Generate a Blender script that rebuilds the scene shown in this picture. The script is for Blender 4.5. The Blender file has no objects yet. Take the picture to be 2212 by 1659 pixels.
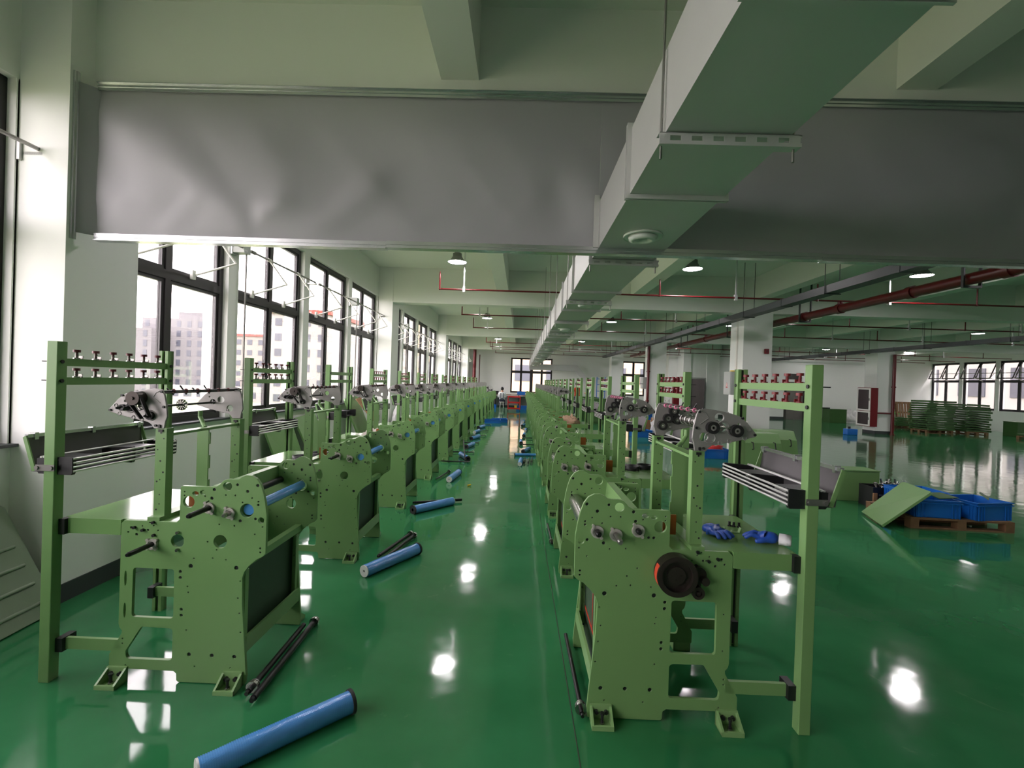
import bpy, bmesh, math, random
from mathutils import Vector, Matrix, noise
R = math.radians
random.seed(7)
scn = bpy.context.scene
col = scn.collection
# ---------------------------------------------------------------- camera, sky, exposure
cam_d = bpy.data.cameras.new('camera')
cam_d.sensor_fit = 'HORIZONTAL'; cam_d.sensor_width = 36.0
cam_d.lens = 36.0 * 1000.0 / 2212.0
cam_d.clip_end = 600
cam = bpy.data.objects.new('camera', cam_d); col.objects.link(cam)
cam.matrix_world = (Matrix.Translation((0, 0, 1.65)) @ Matrix.Rotation(R(1.0771), 4, 'Z')
                    @ Matrix.Rotation(R(90 - 0.352), 4, 'X') @ Matrix.Rotation(R(1.95), 4, 'Z'))
scn.camera = cam
SKY = 13.5
LAMP = 105.0
scn.view_settings.view_transform = 'Standard'
scn.view_settings.look = 'None'
scn.view_settings.gamma = 1.0
scn.view_settings.use_curve_mapping = False
scn.view_settings.exposure = 0.15
w = bpy.data.worlds.new('overcast_sky'); scn.world = w; w.use_nodes = True
nt = w.node_tree; nt.nodes.clear()
wo = nt.nodes.new('ShaderNodeOutputWorld'); bg = nt.nodes.new('ShaderNodeBackground')
tc = nt.nodes.new('ShaderNodeTexCoord'); sp = nt.nodes.new('ShaderNodeSeparateXYZ'); rp = nt.nodes.new('ShaderNodeValToRGB')
rp.color_ramp.elements[0].position = 0.0; rp.color_ramp.elements[0].color = (1.0, 0.87, 0.89, 1)
rp.color_ramp.elements[1].position = 0.7; rp.color_ramp.elements[1].color = (1.0, 0.89, 0.94, 1)
nt.links.new(tc.outputs['Generated'], sp.inputs[0]); nt.links.new(sp.outputs['Z'], rp.inputs[0])
nt.links.new(rp.outputs[0], bg.inputs[0]); nt.links.new(bg.outputs[0], wo.inputs[0])
bg.inputs[1].default_value = SKY
def portal(loc, rot, sx, sy):
    d = bpy.data.lights.new('window_portal', 'AREA'); d.shape = 'RECTANGLE'; d.size = sx; d.size_y = sy
    d.cycles.is_portal = True
    o = bpy.data.objects.new('window_portal', d); o.location = loc; o.rotation_euler = rot; col.objects.link(o)
for k in range(-1, 4):
    portal((-4.0, 7.41 + 8 * k, 2.35), (0, R(-90), 0), 2.6, 7.5)
portal((0.7, 30.75, 2.05), (R(-90), 0, 0), 2.8, 2.5)
portal((7.3, 30.75, 2.05), (R(-90), 0, 0), 1.5, 2.5)
portal((24.0, 23.0, 2.3), (0, R(90), 0), 2.6, 7.6)
# ---------------------------------------------------------------- materials
def srgb(r, g, b):
    f = lambda c: ((c / 255.0) / 12.92 if c <= 10 else ((c / 255.0 + 0.055) / 1.055) ** 2.4)
    return (f(r), f(g), f(b), 1)
def mat(name, c, rough=0.5, metal=0.0, var=0.0, vs=8.0, bump=0.0, bs=60.0, coat=0.0, emit=None, es=0.0, spec=None):
    m = bpy.data.materials.new(name); m.use_nodes = True
    n = m.node_tree; p = n.nodes['Principled BSDF']
    p.inputs['Base Color'].default_value = c
    p.inputs['Roughness'].default_value = rough; p.inputs['Metallic'].default_value = metal
    if coat: p.inputs['Coat Weight'].default_value = coat; p.inputs['Coat Roughness'].default_value = 0.1
    if spec is not None: p.inputs['Specular IOR Level'].default_value = spec
    if emit: p.inputs['Emission Color'].default_value = emit; p.inputs['Emission Strength'].default_value = es
    t = None
    if var or bump:
        t = n.nodes.new('ShaderNodeTexCoord')
    if var:
        nz = n.nodes.new('ShaderNodeTexNoise'); nz.inputs['Scale'].default_value = vs; nz.inputs['Detail'].default_value = 4
        mx = n.nodes.new('ShaderNodeMix'); mx.data_type = 'RGBA'
        mx.inputs[6].default_value = tuple(max(0, x * (1 - var)) for x in c[:3]) + (1,)
        mx.inputs[7].default_value = tuple(min(1, x * (1 + var)) for x in c[:3]) + (1,)
        n.links.new(t.outputs['Object'], nz.inputs['Vector']); n.links.new(nz.outputs['Fac'], mx.inputs[0])
        n.links.new(mx.outputs[2], p.inputs['Base Color'])
    if bump:
        nb = n.nodes.new('ShaderNodeTexNoise'); nb.inputs['Scale'].default_value = bs; nb.inputs['Detail'].default_value = 3
        bp = n.nodes.new('ShaderNodeBump'); bp.inputs['Strength'].default_value = 1.0; bp.inputs['Distance'].default_value = bump
        n.links.new(t.outputs['Object'], nb.inputs['Vector']); n.links.new(nb.outputs['Fac'], bp.inputs['Height'])
        n.links.new(bp.outputs[0], p.inputs['Normal'])
    return m
M = {}
M['wall'] = mat('white_wall_paint', srgb(226, 228, 224), 0.6, var=0.02, vs=1.5)
M['ceil'] = mat('white_ceiling_paint', srgb(222, 225, 218), 0.7, var=0.02, vs=1.0)
M['loom'] = mat('pale_green_enamel', srgb(110, 147, 91), 0.36, var=0.03, vs=5, bump=0.0002, bs=180)
M['loomtop'] = mat('glossy_green_table_enamel', srgb(110, 147, 91), 0.17)
M['loomcast'] = mat('pale_green_foot_enamel', srgb(122, 158, 102), 0.35)
M['shadepanel'] = mat('inner_panel_shade_green', srgb(46, 66, 48), 0.5)  # darkened green: the shadow inside the loom is put into the colour
M['alu'] = mat('cast_aluminium', srgb(146, 144, 142), 0.45, 0.5, var=0.14, vs=14, bump=0.0004, bs=90)
M['chrome'] = mat('bright_steel', srgb(168, 166, 163), 0.24, 0.95)
M['steel'] = mat('grey_steel', srgb(150, 148, 145), 0.35, 0.9)
M['black'] = mat('black_plastic', srgb(22, 23, 25), 0.45)
M['rubber'] = mat('black_rubber', srgb(20, 20, 21), 0.6)
M['blacksteel'] = mat('blackened_steel', srgb(34, 34, 35), 0.32, 0.5)
M['pulley'] = mat('dark_oiled_iron', srgb(54, 47, 43), 0.4, 0.5)
M['maroon'] = mat('maroon_plastic', srgb(88, 18, 28), 0.5)
M['redknob'] = mat('dark_red_plastic', srgb(112, 22, 28), 0.45)
M['ringsteel'] = mat('pale_ground_steel', srgb(186, 182, 176), 0.35, 0.4)
M['rodsteel'] = mat('polished_rod_steel', srgb(214, 214, 212), 0.28, 0.45)
M['traygrey'] = mat('worn_grey_sheet', srgb(80, 78, 80), 0.5, 0.1, var=0.2, vs=9)
M['bluewrap'] = mat('blue_bubble_wrap', srgb(78, 140, 205), 0.2, var=0.12, vs=20, coat=0.7)
M['blueglove'] = mat('blue_rubber_glove', srgb(38, 78, 170), 0.35)
M['cuff'] = mat('white_knit_cuff', srgb(222, 222, 226), 0.9, bump=0.001, bs=200)
M['orange'] = mat('orange_brown_laminate', srgb(150, 84, 34), 0.4, var=0.12, vs=10)
M['redpaint'] = mat('red_marking_paint', srgb(176, 52, 32), 0.5)
M['pink'] = mat('pink_ring_plastic', srgb(222, 120, 160), 0.35)
M['galv'] = mat('galvanised_sheet', srgb(196, 196, 196), 0.42, 0.35, var=0.04, vs=3)
M['rail'] = mat('galvanised_rail', srgb(200, 202, 204), 0.25, 0.9, var=0.05, vs=6)
M['curtain'] = mat('grey_smoke_fabric', srgb(156, 155, 160), 0.5, var=0.03, vs=2)
M['duct_white'] = mat('white_diffuser_plastic', srgb(214, 218, 214), 0.5)
M['pipe'] = mat('red_pipe_enamel', srgb(92, 15, 20), 0.32)
M['cabletray'] = mat('dark_grey_tray_paint', srgb(40, 46, 46), 0.45)
M['lampbody'] = mat('grey_lamp_housing', srgb(120, 124, 122), 0.4, 0.3)
M['lamplit'] = mat('lit_lamp_diffuser', srgb(250, 250, 250), 0.4, emit=(1.0, 0.92, 0.95, 1), es=LAMP)
M['frame'] = mat('black_window_frame', srgb(40, 37, 40), 0.4)
M['base'] = mat('dark_skirting', srgb(56, 60, 62), 0.5)
M['crate'] = mat('blue_crate_plastic', srgb(24, 104, 190), 0.4)
M['wood'] = mat('rough_pallet_wood', srgb(122, 92, 64), 0.8, var=0.3, vs=12)
M['card'] = mat('brown_cardboard', srgb(150, 112, 78), 0.8, var=0.1, vs=6)
M['darkgreen'] = mat('stacked_green_enamel', srgb(66, 100, 56), 0.3, var=0.1, vs=6)
M['whiteplastic'] = mat('white_plastic', srgb(224, 222, 216), 0.45)
M['boxgrey'] = mat('grey_box_enamel', srgb(168, 172, 168), 0.45)
M['cab_glass'] = mat('dark_cabinet_glass', srgb(66, 56, 58), 0.12)
M['cab_red'] = mat('cabinet_red', srgb(112, 14, 26), 0.35)
M['exit'] = mat('lit_exit_sign', srgb(30, 200, 70), 0.4, emit=srgb(40, 230, 90), es=0.9)
M['redcart'] = mat('red_trolley_enamel', srgb(190, 36, 36), 0.4)
M['yellow'] = mat('yellow_plastic', srgb(226, 186, 40), 0.45)
M['door'] = mat('grey_lift_door', srgb(124, 120, 116), 0.4, 0.4)
M['doordark'] = mat('dark_door_jamb', srgb(66, 62, 60), 0.45, 0.3)
M['rag'] = mat('crumpled_grey_rag', srgb(176, 166, 160), 0.9, var=0.35, vs=16)
M['ragbrown'] = mat('brown_striped_rag', srgb(170, 140, 116), 0.9, var=0.4, vs=22)
M['film'] = mat('crumpled_plastic_film', srgb(206, 206, 204), 0.25, var=0.15, vs=8)
M['skin'] = mat('skin', srgb(196, 150, 122), 0.55)
M['hair'] = mat('black_hair', srgb(24, 22, 22), 0.6)
M['shirt'] = mat('white_shirt_cloth', srgb(222, 224, 226), 0.85)
M['navy'] = mat('dark_trouser_cloth', srgb(38, 42, 58), 0.85)
M['redcloth'] = mat('orange_red_cloth', srgb(200, 70, 40), 0.85)
M['grass'] = mat('green_lawn', srgb(112, 120, 88), 0.95, var=0.25, vs=0.15)
M['bgrey'] = mat('grey_render', srgb(96, 94, 96), 0.9, var=0.04, vs=0.4)
M['bcream'] = mat('cream_render', srgb(122, 116, 110), 0.9)
M['bwhite'] = mat('white_render', srgb(126, 123, 120), 0.9)
M['byellow'] = mat('peach_render', srgb(160, 138, 116), 0.9)
M['broof'] = mat('red_cornice', srgb(120, 52, 44), 0.8)
M['bwin'] = mat('grey_far_window', srgb(58, 60, 70), 0.3)
M['ext'] = mat('exterior_reveal_render', srgb(120, 116, 108), 0.9)
M['dullgreen'] = mat('dull_grey_green_plastic', srgb(128, 142, 122), 0.55, var=0.06, vs=5)
M['greypad'] = mat('pale_grey_loom_cover', srgb(122, 128, 108), 0.6, var=0.1, vs=5)
M['lcd'] = mat('lit_white_screen', srgb(235, 235, 225), 0.3, emit=(1, 0.98, 0.9, 1), es=0.8)
# glass
g = bpy.data.materials.new('window_glass'); g.use_nodes = True; n = g.node_tree; n.nodes.clear()
go = n.nodes.new('ShaderNodeOutputMaterial'); gm = n.nodes.new('ShaderNodeMixShader')
gt = n.nodes.new('ShaderNodeBsdfTransparent'); gg = n.nodes.new('ShaderNodeBsdfGlossy'); gl = n.nodes.new('ShaderNodeLayerWeight'); gf = n.nodes.new('ShaderNodeMapRange')
gt.inputs[0].default_value = (0.93, 0.94, 0.94, 1); gg.inputs['Roughness'].default_value = 0.02; gl.inputs[0].default_value = 0.25; gf.inputs[3].default_value = 0.03; gf.inputs[4].default_value = 0.5
n.links.new(gl.outputs['Facing'], gf.inputs[0])
n.links.new(gf.outputs[0], gm.inputs[0]); n.links.new(gt.outputs[0], gm.inputs[1]); n.links.new(gg.outputs[0], gm.inputs[2]); n.links.new(gm.outputs[0], go.inputs[0])
M['glass'] = g
# floor: glossy green epoxy with slight waviness and scuffs
f = bpy.data.materials.new('green_epoxy_floor'); f.use_nodes = True; n = f.node_tree; p = n.nodes['Principled BSDF']
t = n.nodes.new('ShaderNodeTexCoord')
n1 = n.nodes.new('ShaderNodeTexNoise'); n1.inputs['Scale'].default_value = 0.9; n1.inputs['Detail'].default_value = 6
c1 = n.nodes.new('ShaderNodeValToRGB')
c1.color_ramp.elements[0].position = 0.3; c1.color_ramp.elements[0].color = srgb(32, 98, 56)
c1.color_ramp.elements[1].position = 0.75; c1.color_ramp.elements[1].color = srgb(56, 126, 82)
n2 = n.nodes.new('ShaderNodeTexNoise'); n2.inputs['Scale'].default_value = 2.6; n2.inputs['Detail'].default_value = 8; n2.inputs['Roughness'].default_value = 0.75; n2.inputs['Distortion'].default_value = 1.2
c2 = n.nodes.new('ShaderNodeValToRGB'); c2.color_ramp.elements[0].position = 0.62; c2.color_ramp.elements[0].color = (0, 0, 0, 1)
c2.color_ramp.elements[1].position = 0.80; c2.color_ramp.elements[1].color = (0.35, 0.35, 0.35, 1)
mx = n.nodes.new('ShaderNodeMix'); mx.data_type = 'RGBA'; mx.inputs[7].default_value = srgb(120, 160, 125)
n.links.new(t.outputs['Object'], n1.inputs['Vector']); n.links.new(t.outputs['Object'], n2.inputs['Vector'])
n.links.new(n1.outputs['Fac'], c1.inputs[0]); n.links.new(n2.outputs['Fac'], c2.inputs[0])
n.links.new(c2.outputs[0], mx.inputs[0]); n.links.new(c1.outputs[0], mx.inputs[6]); n.links.new(mx.outputs[2], p.inputs['Base Color'])
rr = n.nodes.new('ShaderNodeMapRange'); rr.inputs[1].default_value = 0.3; rr.inputs[2].default_value = 0.8; rr.inputs[3].default_value = 0.04; rr.inputs[4].default_value = 0.13
n.links.new(n2.outputs['Fac'], rr.inputs[0]); n.links.new(rr.outputs[0], p.inputs['Roughness'])
n3 = n.nodes.new('ShaderNodeTexNoise'); n3.inputs['Scale'].default_value = 3.2; n3.inputs['Detail'].default_value = 1.5
bp = n.nodes.new('ShaderNodeBump'); bp.inputs['Distance'].default_value = 0.0022
n.links.new(t.outputs['Object'], n3.inputs['Vector']); n.links.new(n3.outputs['Fac'], bp.inputs['Height']); n.links.new(bp.outputs[0], p.inputs['Normal'])
p.inputs['IOR'].default_value = 1.55
M['floor'] = f
# ---------------------------------------------------------------- helpers
class MB:
    """collects shapes and links them as ONE mesh object"""
    def __init__(s): s.v = []; s.f = []; s.sm = []; s.mi = []; s.cur = 0
    def add(s, vs, fs, smooth=False):
        b = len(s.v); s.v += [tuple(v) for v in vs]
        for f in fs: s.f.append([b + i for i in f]); s.sm.append(smooth); s.mi.append(s.cur)
        return s
    def box(s, x0, x1, y0, y1, z0, z1, mtx=None):
        if x0 > x1: x0, x1 = x1, x0
        if y0 > y1: y0, y1 = y1, y0
        if z0 > z1: z0, z1 = z1, z0
        vs = [(x0, y0, z0), (x1, y0, z0), (x1, y1, z0), (x0, y1, z0), (x0, y0, z1), (x1, y0, z1), (x1, y1, z1), (x0, y1, z1)]
        if mtx: vs = [mtx @ Vector(v) for v in vs]
        return s.add(vs, [(0, 3, 2, 1), (4, 5, 6, 7), (0, 1, 5, 4), (1, 2, 6, 5), (2, 3, 7, 6), (3, 0, 4, 7)])
    def cyl(s, p, q, r, n=12, r2=None, hole=0.0):
        p, q = Vector(p), Vector(q); r2 = r if r2 is None else r2
        d = (q - p).normalized(); a = d.orthogonal().normalized(); b = d.cross(a)
        ring = lambda c, rad: [c + (a * math.cos(2 * math.pi * i / n) + b * math.sin(2 * math.pi * i / n)) * rad for i in range(n)]
        vs = ring(p, r) + ring(q, r2)
        s.add(vs, [(i, (i + 1) % n, n + (i + 1) % n, n + i) for i in range(n)], True)
        if hole:
            k = hole / r
            o = ring(p, r) + ring(p, r * k) + ring(q, r2) + ring(q, r2 * k)
            fs = []
            for i in range(n):
                j = (i + 1) % n
                fs += [(j, i, n + i, n + j), (2 * n + i, 2 * n + j, 3 * n + j, 3 * n + i)]
            s.add(o, fs)
            s.add(ring(p, r * k) + ring(q, r2 * k), [((i + 1) % n, i, n + i, n + (i + 1) % n) for i in range(n)], True)
        else:
            s.add(ring(p, r), [tuple(range(n - 1, -1, -1))]); s.add(ring(q, r2), [tuple(range(n))])
        return s
    def tube(s, pts, r, n=8):
        for a, b in zip(pts[:-1], pts[1:]): s.cyl(a, b, r, n)
        for c in pts[1:-1]: s.ball(c, r * 1.02, 6, 8)
        return s
    def ball(s, c, r, nu=6, nv=10, sc=(1, 1, 1)):
        vs = []; fs = []
        for i in range(nu + 1):
            th = math.pi * i / nu
            for j in range(nv):
                ph = 2 * math.pi * j / nv
                vs.append((c[0] + r * sc[0] * math.sin(th) * math.cos(ph), c[1] + r * sc[1] * math.sin(th) * math.sin(ph), c[2] + r * sc[2] * math.cos(th)))
        for i in range(nu):
            for j in range(nv): fs.append((i * nv + j, (i + 1) * nv + j, (i + 1) * nv + (j + 1) % nv, i * nv + (j + 1) % nv))
        return s.add(vs, fs, True)
    def lathe(s, prof, n=20, c=(0, 0, 0)):
        vs = []; fs = []; k = len(prof)
        for i in range(n):
            a = 2 * math.pi * i / n
            for r, z in prof: vs.append((c[0] + r * math.cos(a), c[1] + r * math.sin(a), c[2] + z))
        for i in range(n):
            for j in range(k - 1): fs.append((i * k + j, ((i + 1) % n) * k + j, ((i + 1) % n) * k + j + 1, i * k + j + 1))
        return s.add(vs, fs, True)
    def torus(s, c, ax, R0, r, n=16, m=6):
        ax = Vector(ax).normalized(); a = ax.orthogonal().normalized(); b = ax.cross(a); c = Vector(c); vs = []; fs = []
        for i in range(n):
            t = 2 * math.pi * i / n; d = a * math.cos(t) + b * math.sin(t)
            for j in range(m):
                u = 2 * math.pi * j / m; vs.append(c + d * (R0 + r * math.cos(u)) + ax * r * math.sin(u))
        for i in range(n):
            for j in range(m): fs.append((i * m + j, ((i + 1) % n) * m + j, ((i + 1) % n) * m + (j + 1) % m, i * m + (j + 1) % m))
        return s.add(vs, fs, True)
    def prism(s, poly, axis, a, b):
        k = len(poly)
        P = {'x': lambda u, v, t: (t, u, v), 'y': lambda u, v, t: (u, t, v), 'z': lambda u, v, t: (u, v, t)}[axis]
        vs = [P(u, v, a) for u, v in poly] + [P(u, v, b) for u, v in poly]
        return s.add(vs, [tuple(range(k)), tuple(range(2 * k - 1, k - 1, -1))] + [(i, k + i, k + (i + 1) % k, (i + 1) % k) for i in range(k)])
    def mesh(s, name, mats):
        me = bpy.data.meshes.new(name); me.from_pydata(s.v, [], s.f)
        for m in (mats if isinstance(mats, (list, tuple)) else [mats]): me.materials.append(M[m])
        me.polygons.foreach_set('use_smooth', s.sm); me.polygons.foreach_set('material_index', s.mi)
        bm = bmesh.new(); bm.from_mesh(me); bmesh.ops.recalc_face_normals(bm, faces=bm.faces); bm.to_mesh(me); bm.free()
        me.update(); return me
    def build(s, name, mats, parent=None, bevel=0.0):
        o = bpy.data.objects.new(name, s.mesh(name, mats)); col.objects.link(o)
        if parent: o.parent = parent
        if bevel:
            md = o.modifiers.new('bevel', 'BEVEL'); md.width = bevel; md.segments = 2; md.limit_method = 'ANGLE'; md.angle_limit = R(40)
        return o
def box(*a): return MB().box(*a)
def tag(o, label, cat=None, group=None, kind=None):
    o['label'] = label
    if cat: o['category'] = cat
    if group: o['group'] = group
    if kind: o['kind'] = kind
    return o
def empty(name, loc, label, cat, group=None, rz=0.0):
    o = bpy.data.objects.new(name, None); col.objects.link(o); o.location = loc; o.rotation_euler = (0, 0, rz); o.empty_display_size = 0.1
    return tag(o, label, cat, group)
def copy_thing(root, loc, rz=None, label=None, keep=lambda c: True):
    r = root.copy(); col.objects.link(r); r.location = loc
    if rz is not None: r.rotation_euler = (0, 0, rz)
    if label: r['label'] = label
    for c in list(root.children):
        if not keep(c): continue
        d = c.copy(); col.objects.link(d); d.parent = r
        for g2 in list(c.children):
            if not keep(g2): continue
            e = g2.copy(); col.objects.link(e); e.parent = d
    return r
def struct(name, mb, m, label): return tag(mb.build(name, m), label, kind='structure')
ORD = ['first', 'second', 'third', 'fourth', 'fifth', 'sixth', 'seventh', 'eighth', 'ninth', 'tenth', 'eleventh', 'twelfth', 'thirteenth', 'fourteenth', 'fifteenth', 'sixteenth', 'seventeenth', 'eighteenth', 'nineteenth', 'twentieth']
def rrect(x0, x1, y0, y1, r, k=4):
    out = []
    for cx, cy, a0 in ((x1 - r, y1 - r, 0), (x0 + r, y1 - r, 90), (x0 + r, y0 + r, 180), (x1 - r, y0 + r, 270)):
        for i in range(k + 1):
            a = R(a0 + 90.0 * i / k); out.append((cx + r * math.cos(a), cy + r * math.sin(a)))
    return out
def fillet(poly, rad, k=4):
    out = []; n_ = len(poly)
    for i in range(n_):
        p0, p1, p2 = Vector(poly[i - 1]), Vector(poly[i]), Vector(poly[(i + 1) % n_])
        a, b = (p0 - p1), (p2 - p1); la, lb = a.length, b.length
        if la < 1e-6 or lb < 1e-6: continue
        a /= la; b /= lb; ang = a.angle(b)
        r = rad[i] if isinstance(rad, (list, tuple)) else rad
        if r <= 0 or ang > R(175): out.append(tuple(p1)); continue
        d = min(r / math.tan(ang / 2), la * 0.48, lb * 0.48); s_, e_ = p1 + a * d, p1 + b * d
        for j in range(k + 1):
            t = j / k; q = s_ * (1 - t) ** 2 + p1 * 2 * t * (1 - t) + e_ * t * t; out.append(tuple(q))
    return out
def circ(x, y, r, n_=16, ry=None): return [(x + r * math.cos(2 * math.pi * i / n_), y + (ry or r) * math.sin(2 * math.pi * i / n_)) for i in range(n_)]
def plate(name, outer, holes, y0, y1, m, parent=None, bev=0.0012):
    """flat plate in the XZ plane with real holes, thickness y0..y1"""
    c = bpy.data.curves.new(name, 'CURVE'); c.dimensions = '2D'; c.fill_mode = 'BOTH'; c.extrude = abs(y1 - y0) / 2 - bev; c.bevel_depth = bev; c.bevel_resolution = 0; c.offset = -bev
    for poly in [outer] + holes:
        s_ = c.splines.new('POLY'); s_.points.add(len(poly) - 1); s_.use_cyclic_u = True
        for q, (x, y) in zip(s_.points, poly): q.co = (x, y, 0, 1)
    to = bpy.data.objects.new('tmp', c); col.objects.link(to)
    dg = bpy.context.evaluated_depsgraph_get(); me = bpy.data.meshes.new_from_object(to.evaluated_get(dg))
    bpy.data.objects.remove(to); bpy.data.curves.remove(c)
    yc = (y0 + y1) / 2
    me.transform(Matrix.Translation((0, yc, 0)) @ Matrix.Rotation(R(90), 4, 'X'))
    me.materials.clear(); me.materials.append(M[m]); me.name = name
    bm = bmesh.new(); bm.from_mesh(me); bmesh.ops.remove_doubles(bm, verts=bm.verts, dist=1e-5); bmesh.ops.recalc_face_normals(bm, faces=bm.faces); bm.to_mesh(me); bm.free()
    for q in me.polygons: q.use_smooth = False
    o = bpy.data.objects.new(name, me); col.objects.link(o); o.parent = parent
    return o
def skin(name, V, E, rad, m, parent=None, sub=1):
    me = bpy.data.meshes.new(name); me.from_pydata(V, E, [])
    o = bpy.data.objects.new(name, me); col.objects.link(o)
    md = o.modifiers.new('s', 'SKIN'); md.use_smooth_shade = True
    for i, d in enumerate(me.skin_vertices[0].data):
        d.radius = (rad[i], rad[i]) if not isinstance(rad[i], tuple) else rad[i]; d.use_root = (i == 0)
    sb = o.modifiers.new('b', 'SUBSURF'); sb.levels = sub; sb.render_levels = sub
    dg = bpy.context.evaluated_depsgraph_get(); m2 = bpy.data.meshes.new_from_object(o.evaluated_get(dg))
    o.modifiers.clear(); o.data = m2; bpy.data.meshes.remove(me); m2.name = name
    m2.materials.clear()
    for x in (m if isinstance(m, list) else [m]): m2.materials.append(M[x])
    for q in m2.polygons: q.use_smooth = True
    if parent: o.parent = parent
    return o
def crumple(name, c, rx, ry, h, m, seed, nu=26, nv=18, amp=0.35):
    """a heap of crumpled cloth or film: closed, flat below"""
    vs = []; fs = []
    for i in range(nv + 1):
        th = math.pi * i / nv
        for j in range(nu):
            ph = 2 * math.pi * j / nu
            d = Vector((math.sin(th) * math.cos(ph), math.sin(th) * math.sin(ph), math.cos(th)))
            k = 1 + amp * (noise.noise(d * 2.3 + Vector((seed, 0, 0))) + 0.8 * (abs(noise.noise(d * 5 + Vector((0, seed, 0)))) - 0.2) * 2)
            z = max(0.0, d.z * k) if d.z > 0 else 0.0
            vs.append((c[0] + rx * d.x * k, c[1] + ry * d.y * k, c[2] + z * h))
    for i in range(nv):
        for j in range(nu): fs.append((i * nu + j, (i + 1) * nu + j, (i + 1) * nu + (j + 1) % nu, i * nu + (j + 1) % nu))
    b = MB(); b.add(vs, fs, True); return b.build(name, m)
# ---------------------------------------------------------------- room shell
FAR = 30.4; CH = 4.3
struct('floor', box(-3.85, 23.7, -5.2, 30.7, -0.15, 0), 'floor', 'glossy green epoxy floor of the hall')
struct('ceiling', box(-3.85, 23.7, -5.2, 30.7, CH, CH + 0.15), 'ceil', 'white painted concrete ceiling slab')
wl = MB().box(-3.80, -3.5, -5, FAR, 0, 1.1).box(-3.80, -3.5, -5, FAR, 3.6, CH)
win_y = []
for k in range(-1, 4):
    y0 = 3.73 + 8 * k
    wl.box(-3.80, -3.5, y0 - 0.62, min(y0, FAR), 1.1, 3.6)
    for j in range(4):
        a = y0 + 1.89 * j; b = a + 1.70
        if a > FAR - 1.8: wl.box(-3.80, -3.5, a, FAR, 1.1, 3.6); break
        if b + 0.19 > -5: wl.box(-3.80, -3.5, b, min(b + 0.19, FAR), 1.1, 3.6)
        if b > -3: win_y.append((a, b))
struct('wall_left', wl, 'wall', 'white window wall along the left of the hall')
def wall_y(name, y0, y1, x0, x1, holes, label):
    b = MB(); xs = x0
    for hx0, hx1, hz0, hz1 in holes:
        b.box(xs, hx0, y0, y1, 0, CH); b.box(hx0, hx1, y0, y1, 0, hz0); b.box(hx0, hx1, y0, y1, hz1, CH); xs = hx1
    b.box(xs, x1, y0, y1, 0, CH); struct(name, b, 'wall', label)
wall_y('wall_far', FAR, FAR + 0.25, -3.8, 8.5, [(-0.68, 2.04, 0.9, 3.2), (6.6, 8.1, 0.95, 3.2)], 'white end wall at the far end of the aisle')
wall_y('wall_far_right', 26.9, 27.1, 8.7, 23.7, [(15.15, 16.4, 0.0, 2.15)], 'white wall at the far right with the lift doors')
struct('wall_return', box(8.5, 8.7, 26.9, FAR + 0.2, 0, CH), 'wall', 'short white return wall beside the far window')
struct('wall_back', box(-3.8, 23.7, -5.2, -5, 0, CH), 'wall', 'white wall behind the camera')
rw = MB().box(23.4, 23.7, -5, 27, 0, 1.0).box(23.4, 23.7, -5, 27, 3.45, CH); ys = -5; rwin = []
for j in range(3, -1, -1):
    b1 = 26.89 - 1.89 * j; a1 = b1 - 1.70; rw.box(23.4, 23.7, ys, a1, 1.0, 3.45); ys = b1; rwin.append((a1, b1))
rw.box(23.4, 23.7, ys, 27, 1.0, 3.45)
struct('wall_right', rw, 'wall', 'white window wall far to the right')
for k in range(-1, 4):
    struct('column', box(-3.6, -3.15, 3.12 + 8 * k, 3.72 + 8 * k, 0, CH), 'wall', ORD[k + 1] + ' white column along the left window wall, counted from behind the camera')
cols2 = [(5.25, 5.93, 11.1), (5.25, 5.93, 19.1), (5.25, 5.93, 27.1), (5.25, 5.93, 3.1), (14.46, 15.15, 19.1), (14.46, 15.15, 11.1)]
for i, (a, b, y) in enumerate(cols2):
    lab = ['white square column with the grey switch box, right of the looms', 'second white column of the middle row with the red riser pipe', 'third white column of the middle row near the end wall', 'white column right of the curtain, outside the frame', 'white column carrying the red hydrant cabinet', 'white column at the far right edge'][i]
    c = struct('column', box(a, b, y, y + 0.68, 0, CH), 'wall', lab)
    s_ = MB().box(a - 0.006, b + 0.006, y - 0.006, y + 0.686, 0, 0.13).build('skirting', 'base', c)
bm_ = 0
for i, y in enumerate((3.3, 11.1, 19.1, 27.1, -4.8)):
    struct('beam', box(-3.5, 23.4 if y < 27 else 8.6, y + (0.03 if y > 10 else 0), y + 0.36, 3.46, CH), 'ceil', ['deep white cross beam above the grey curtain', 'white cross beam at the second column', 'white cross beam at the third column', 'white cross beam nearest the end wall', 'white cross beam behind the camera'][i])
sx = [-0.505, 2.69, 5.6, 8.75, 11.7, 14.66, 17.7, 20.7]
for i, x in enumerate(sx):
    struct('joist', MB().box(x - 0.135, x + 0.135, -4.5, 3.31, 3.78, CH).box(x - 0.135, x + 0.135, 3.6, 27.1 if x > 8.6 else FAR, 3.78, CH), 'ceil', ORD[i] + ' white secondary ceiling beam from the left, running along the hall')
bb = MB()
for k in range(-1, 4): bb.box(-3.15, -3.14, 3.12 + 8 * k, 3.72 + 8 * k, 0, 0.13); bb.box(-3.6, -3.14, 3.11 + 8 * k, 3.12 + 8 * k, 0, 0.13)
bb.box(-3.5, -3.488, -5, FAR, 0, 0.13)
struct('baseboard_left', bb, 'base', 'dark grey skirting along the left wall')
struct('baseboard_far', MB().box(-3.5, 8.5, FAR - 0.012, FAR, 0, 0.13).box(8.7, 15.15, 26.888, 26.9, 0, 0.13).box(16.4, 23.4, 26.888, 26.9, 0, 0.13), 'base', 'dark grey skirting along the far walls')
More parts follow.
